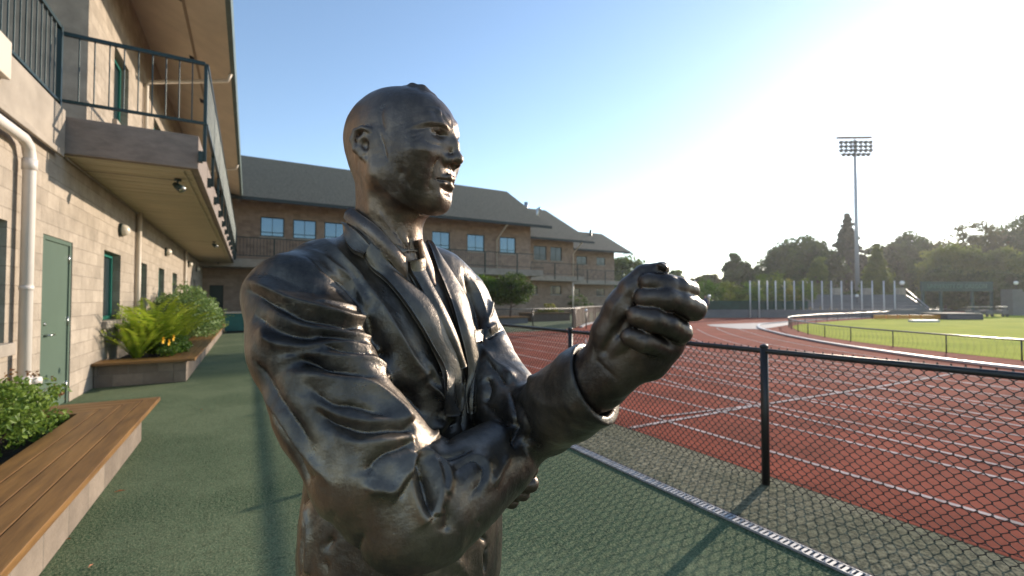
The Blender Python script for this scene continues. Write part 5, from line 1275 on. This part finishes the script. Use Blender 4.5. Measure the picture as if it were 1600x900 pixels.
# lapels, collar, shirt and tie: strips laid over the coat front
allV = np.concatenate([Vf, Vc]); allF = np.concatenate([Ff, Fc + len(Vf)])
BV = BVHTree.FromPolygons(allV.tolist(), allF.tolist())
def strip(name, A, B, off, prof, mat, par, na=40, nb=9, thick=.004, lift=None, fit=False):
    """surface between polylines A and B, laid on the body with height off + prof(t)"""
    a = catmull([Vector((u, v, 0)) for u, v in A], 12); b = catmull([Vector((u, v, 0)) for u, v in B], 12)
    def samp(P, n):
        L_ = [0]
        for i in range(1, len(P)): L_.append(L_[-1] + (P[i] - P[i - 1]).length)
        return [(np.interp(s, np.array(L_) / L_[-1], [p.x for p in P]), np.interp(s, np.array(L_) / L_[-1], [p.y for p in P])) for s in np.linspace(0, 1, n)]
    a, b = samp(a, na), samp(b, na)
    G_ = np.full((na, nb, 3), np.nan); Nn = np.zeros((na, nb, 3))
    for i in range(na):
        for j in range(nb):
            t_ = j / (nb - 1); h_ = hit(BV, a[i][0] * (1 - t_) + b[i][0] * t_, a[i][1] * (1 - t_) + b[i][1] * t_)
            if h_ is not None: G_[i, j] = h_[0]; Nn[i, j] = h_[1]
    # fill misses, smooth depth
    for i in range(na):
        for j in range(nb):
            if np.isnan(G_[i, j, 0]):
                t_ = j / (nb - 1); ok = ~np.isnan(G_[..., 2]); dd = np.where(ok, (np.arange(na)[:, None] - i) ** 2 + (np.arange(nb)[None] - j) ** 2, 1e9); k = np.unravel_index(dd.argmin(), dd.shape)
                G_[i, j] = c(a[i][0] * (1 - t_) + b[i][0] * t_, a[i][1] * (1 - t_) + b[i][1] * t_, G_[k][2]); Nn[i, j] = Nn[k]
    dep = G_[..., 2].copy()
    for _ in range(16):
        d2 = dep.copy(); d2[1:-1] = (dep[:-2] + dep[1:-1] * 2 + dep[2:]) / 4; d2[:, 1:-1] = (d2[:, :-2] + 2 * d2[:, 1:-1] + d2[:, 2:]) / 4; dep = np.minimum(d2, dep + .004)
    if fit:
        ii, jj = np.meshgrid(np.linspace(-1, 1, na), np.linspace(-1, 1, nb), indexing='ij'); z_ = G_[..., 2]
        X_ = np.stack([np.ones_like(ii), ii, jj, ii * jj, ii ** 2, jj ** 2], -1).reshape(-1, 6); co = np.linalg.lstsq(X_, z_.reshape(-1), rcond=None)[0]
        for _ in range(8):
            res = z_.reshape(-1) - X_ @ co; w_ = np.where(res < 0, 3.0, 1.0); co = np.linalg.lstsq(X_ * w_[:, None], z_.reshape(-1) * w_, rcond=None)[0]
        dep = (X_ @ co).reshape(na, nb)
    G_ = G_ / G_[..., 2:3] * dep[..., None]
    if fit:
        du = np.gradient(G_, axis=0); dv = np.gradient(G_, axis=1); Nn = np.cross(du, dv); Nn /= np.linalg.norm(Nn, axis=2)[..., None] + 1e-9
        if (Nn * G_).sum() > 0: Nn = -Nn
    for _ in range(6):
        n2 = Nn.copy(); n2[1:-1] += Nn[:-2] + Nn[2:]; n2[:, 1:-1] += Nn[:, :-2] + Nn[:, 2:]; Nn = n2 / (np.linalg.norm(n2, axis=2)[..., None] + 1e-9)
    hh = np.array([[off + prof(j / (nb - 1)) + (lift(i / (na - 1)) if lift else 0) for j in range(nb)] for i in range(na)])
    T = G_ + Nn * hh[..., None]; Bt = T - Nn * (thick + .004)
    V_ = np.concatenate([T.reshape(-1, 3), Bt.reshape(-1, 3)]); n = na * nb; F_ = []
    for i in range(na - 1):
        for j in range(nb - 1):
            q = (i * nb + j, i * nb + j + 1, (i + 1) * nb + j + 1, (i + 1) * nb + j); F_.append(q); F_.append(tuple(n + k for k in q[::-1]))
    rim = [i * nb for i in range(na)] + [(na - 1) * nb + j for j in range(1, nb)] + [i * nb + nb - 1 for i in range(na - 2, -1, -1)] + [j for j in range(nb - 2, 0, -1)]
    for k in range(len(rim)): x, y_ = rim[k], rim[(k + 1) % len(rim)]; F_.append((y_, x, n + x, n + y_))
    F_ = np.array(F_)
    o = np_mesh(name, cam2world(V_), F_, mat, par)
    bm = o.modifiers.new('bevel', 'BEVEL'); bm.width = .0015; bm.segments = 2; bm.limit_method = 'ANGLE'; bm.angle_limit = R_(50)
    return o
roll = lambda t: .003 * math.sin(math.pi * t)
strip('shirt_front', z3([(200, 180), (250, 320), (330, 450), (420, 620), (480, 800)]), z3([(345, 120), (400, 260), (460, 420), (520, 600), (560, 800)]), -.010, roll, MBf, stt, fit=True)
strip('necktie', z3([(242, 270), (300, 370), (370, 500), (440, 640), (490, 760)]), z3([(318, 268), (355, 350), (420, 470), (478, 600), (520, 740)]), .012, lambda t: .006 * math.sin(math.pi * t), MBc, stt, nb=11, fit=True)
strip('necktie_knot', z3([(236, 215), (244, 250), (258, 292)]), z3([(310, 208), (314, 250), (300, 296)]), .013, lambda t: .008 * math.sin(math.pi * t), MBc, stt, na=14, fit=True)
strip('shirt_collar', [(551, 326), (588, 352), (608, 374), (632, 402)], [(541, 343), (575, 370), (602, 398), (631, 438)], .005, lambda t: .004 * math.sin(math.pi * t) + .002 * t, MBf, stt, fit=True)
strip('shirt_collar', z3([(292, 116), (300, 190), (318, 260), (368, 350)]), z3([(312, 108), (338, 170), (368, 250), (382, 345)]), .004, roll, MBf, stt, na=24, fit=True)
lap = lambda t: .004 + .004 * math.sin(math.pi * t * .9)
strip('lapel', z3([(30, 210), (60, 270), (150, 350), (250, 480), (340, 630), (395, 760), (432, 890), (442, 985)]), z3([(78, 150), (150, 225), (250, 335), (345, 450), (420, 590), (478, 740), (508, 880), (512, 985)]), .012, lap, MBc, stt, na=60, nb=12)
strip('lapel', z3([(330, 130), (380, 260), (440, 400), (490, 560), (528, 720), (540, 860), (540, 980)]), z3([(385, 175), (470, 300), (530, 430), (556, 560), (586, 720), (596, 860), (598, 980)]), .008, lambda t: .003 + .005 * math.sin(math.pi * t), MBc, stt, na=60, nb=10)
strip('coat_collar', z2([(612, 66), (622, 135), (655, 195), (712, 230)]), z2([(655, 30), (695, 66), (738, 112), (776, 163)]), .009, lap, MBc, stt, na=24, fit=True)
strip('breast_pocket', z3([(566, 570), (572, 632)]), z3([(625, 572), (622, 630)]), .006, roll, MBc, stt, na=8, fit=True)

# small distant runner
RN = Vol(); pb_ = np.array(Q(1102, 37.0, 0)); up_ = np.array([0, 0, 1.]); ln = np.array(Dh); rt = np.array(RV)
J = lambda a, b, z: pb_ + ln * a + rt * b + up_ * z
RN.chain([(J(0, 0, 1.0), .15), (J(.02, 0, 1.35), .16)], .05); RN.chain([(J(.02, 0, 1.45), .07), (J(.03, 0, 1.55), .06)], .04); RN.u(ell(J(.04, 0, 1.66), (.085, .085, .12)), .02)
for sgn_ in (-1, 1):
    RN.chain([(J(0, sgn_ * .09, .95), .10), (J(sgn_ * .16, sgn_ * .09, .52), .065), (J(sgn_ * .20, sgn_ * .09, .10), .045), (J(sgn_ * .20 + .12, sgn_ * .10, .05), .04)], .03)
    RN.chain([(J(.02, sgn_ * .19, 1.40), .06), (J(-sgn_ * .12, sgn_ * .24, 1.12), .045), (J(-sgn_ * .02 + .18, sgn_ * .22, 1.10), .035)], .03)
Vr, Fr = RN.mesh(pb_ - np.array([.6, .6, .05]), pb_ + np.array([.6, .6, 1.85]), .025)
ps = thing('person', 'tiny distant person in red shorts walking on the track just right of the fist', 'person', Vector(pb_))
np_mesh('body', Vr, outward(Vr, Fr), mk('skin', (.35, .20, .14), .6, var=(3, .1)), ps)
RS = Vol(); RS.chain([(J(0, 0, 1.0), .175), (J(.02, 0, 1.38), .185)], .05); Vr, Fr = RS.mesh(pb_ - np.array([.5, .5, 0]), pb_ + np.array([.5, .5, 1.7]), .03); np_mesh('shirt', Vr, outward(Vr, Fr), mk('dark_shirt', (.05, .06, .12), .8), ps)
RS = Vol()
for sgn_ in (-1, 1): RS.chain([(J(0, sgn_ * .09, .92), .125), (J(sgn_ * .09, sgn_ * .09, .70), .10)], .03)
Vr, Fr = RS.mesh(pb_ - np.array([.5, .5, 0]), pb_ + np.array([.5, .5, 1.3]), .03); np_mesh('shorts', Vr, outward(Vr, Fr), mk('red_shorts', (.5, .12, .07), .8), ps)
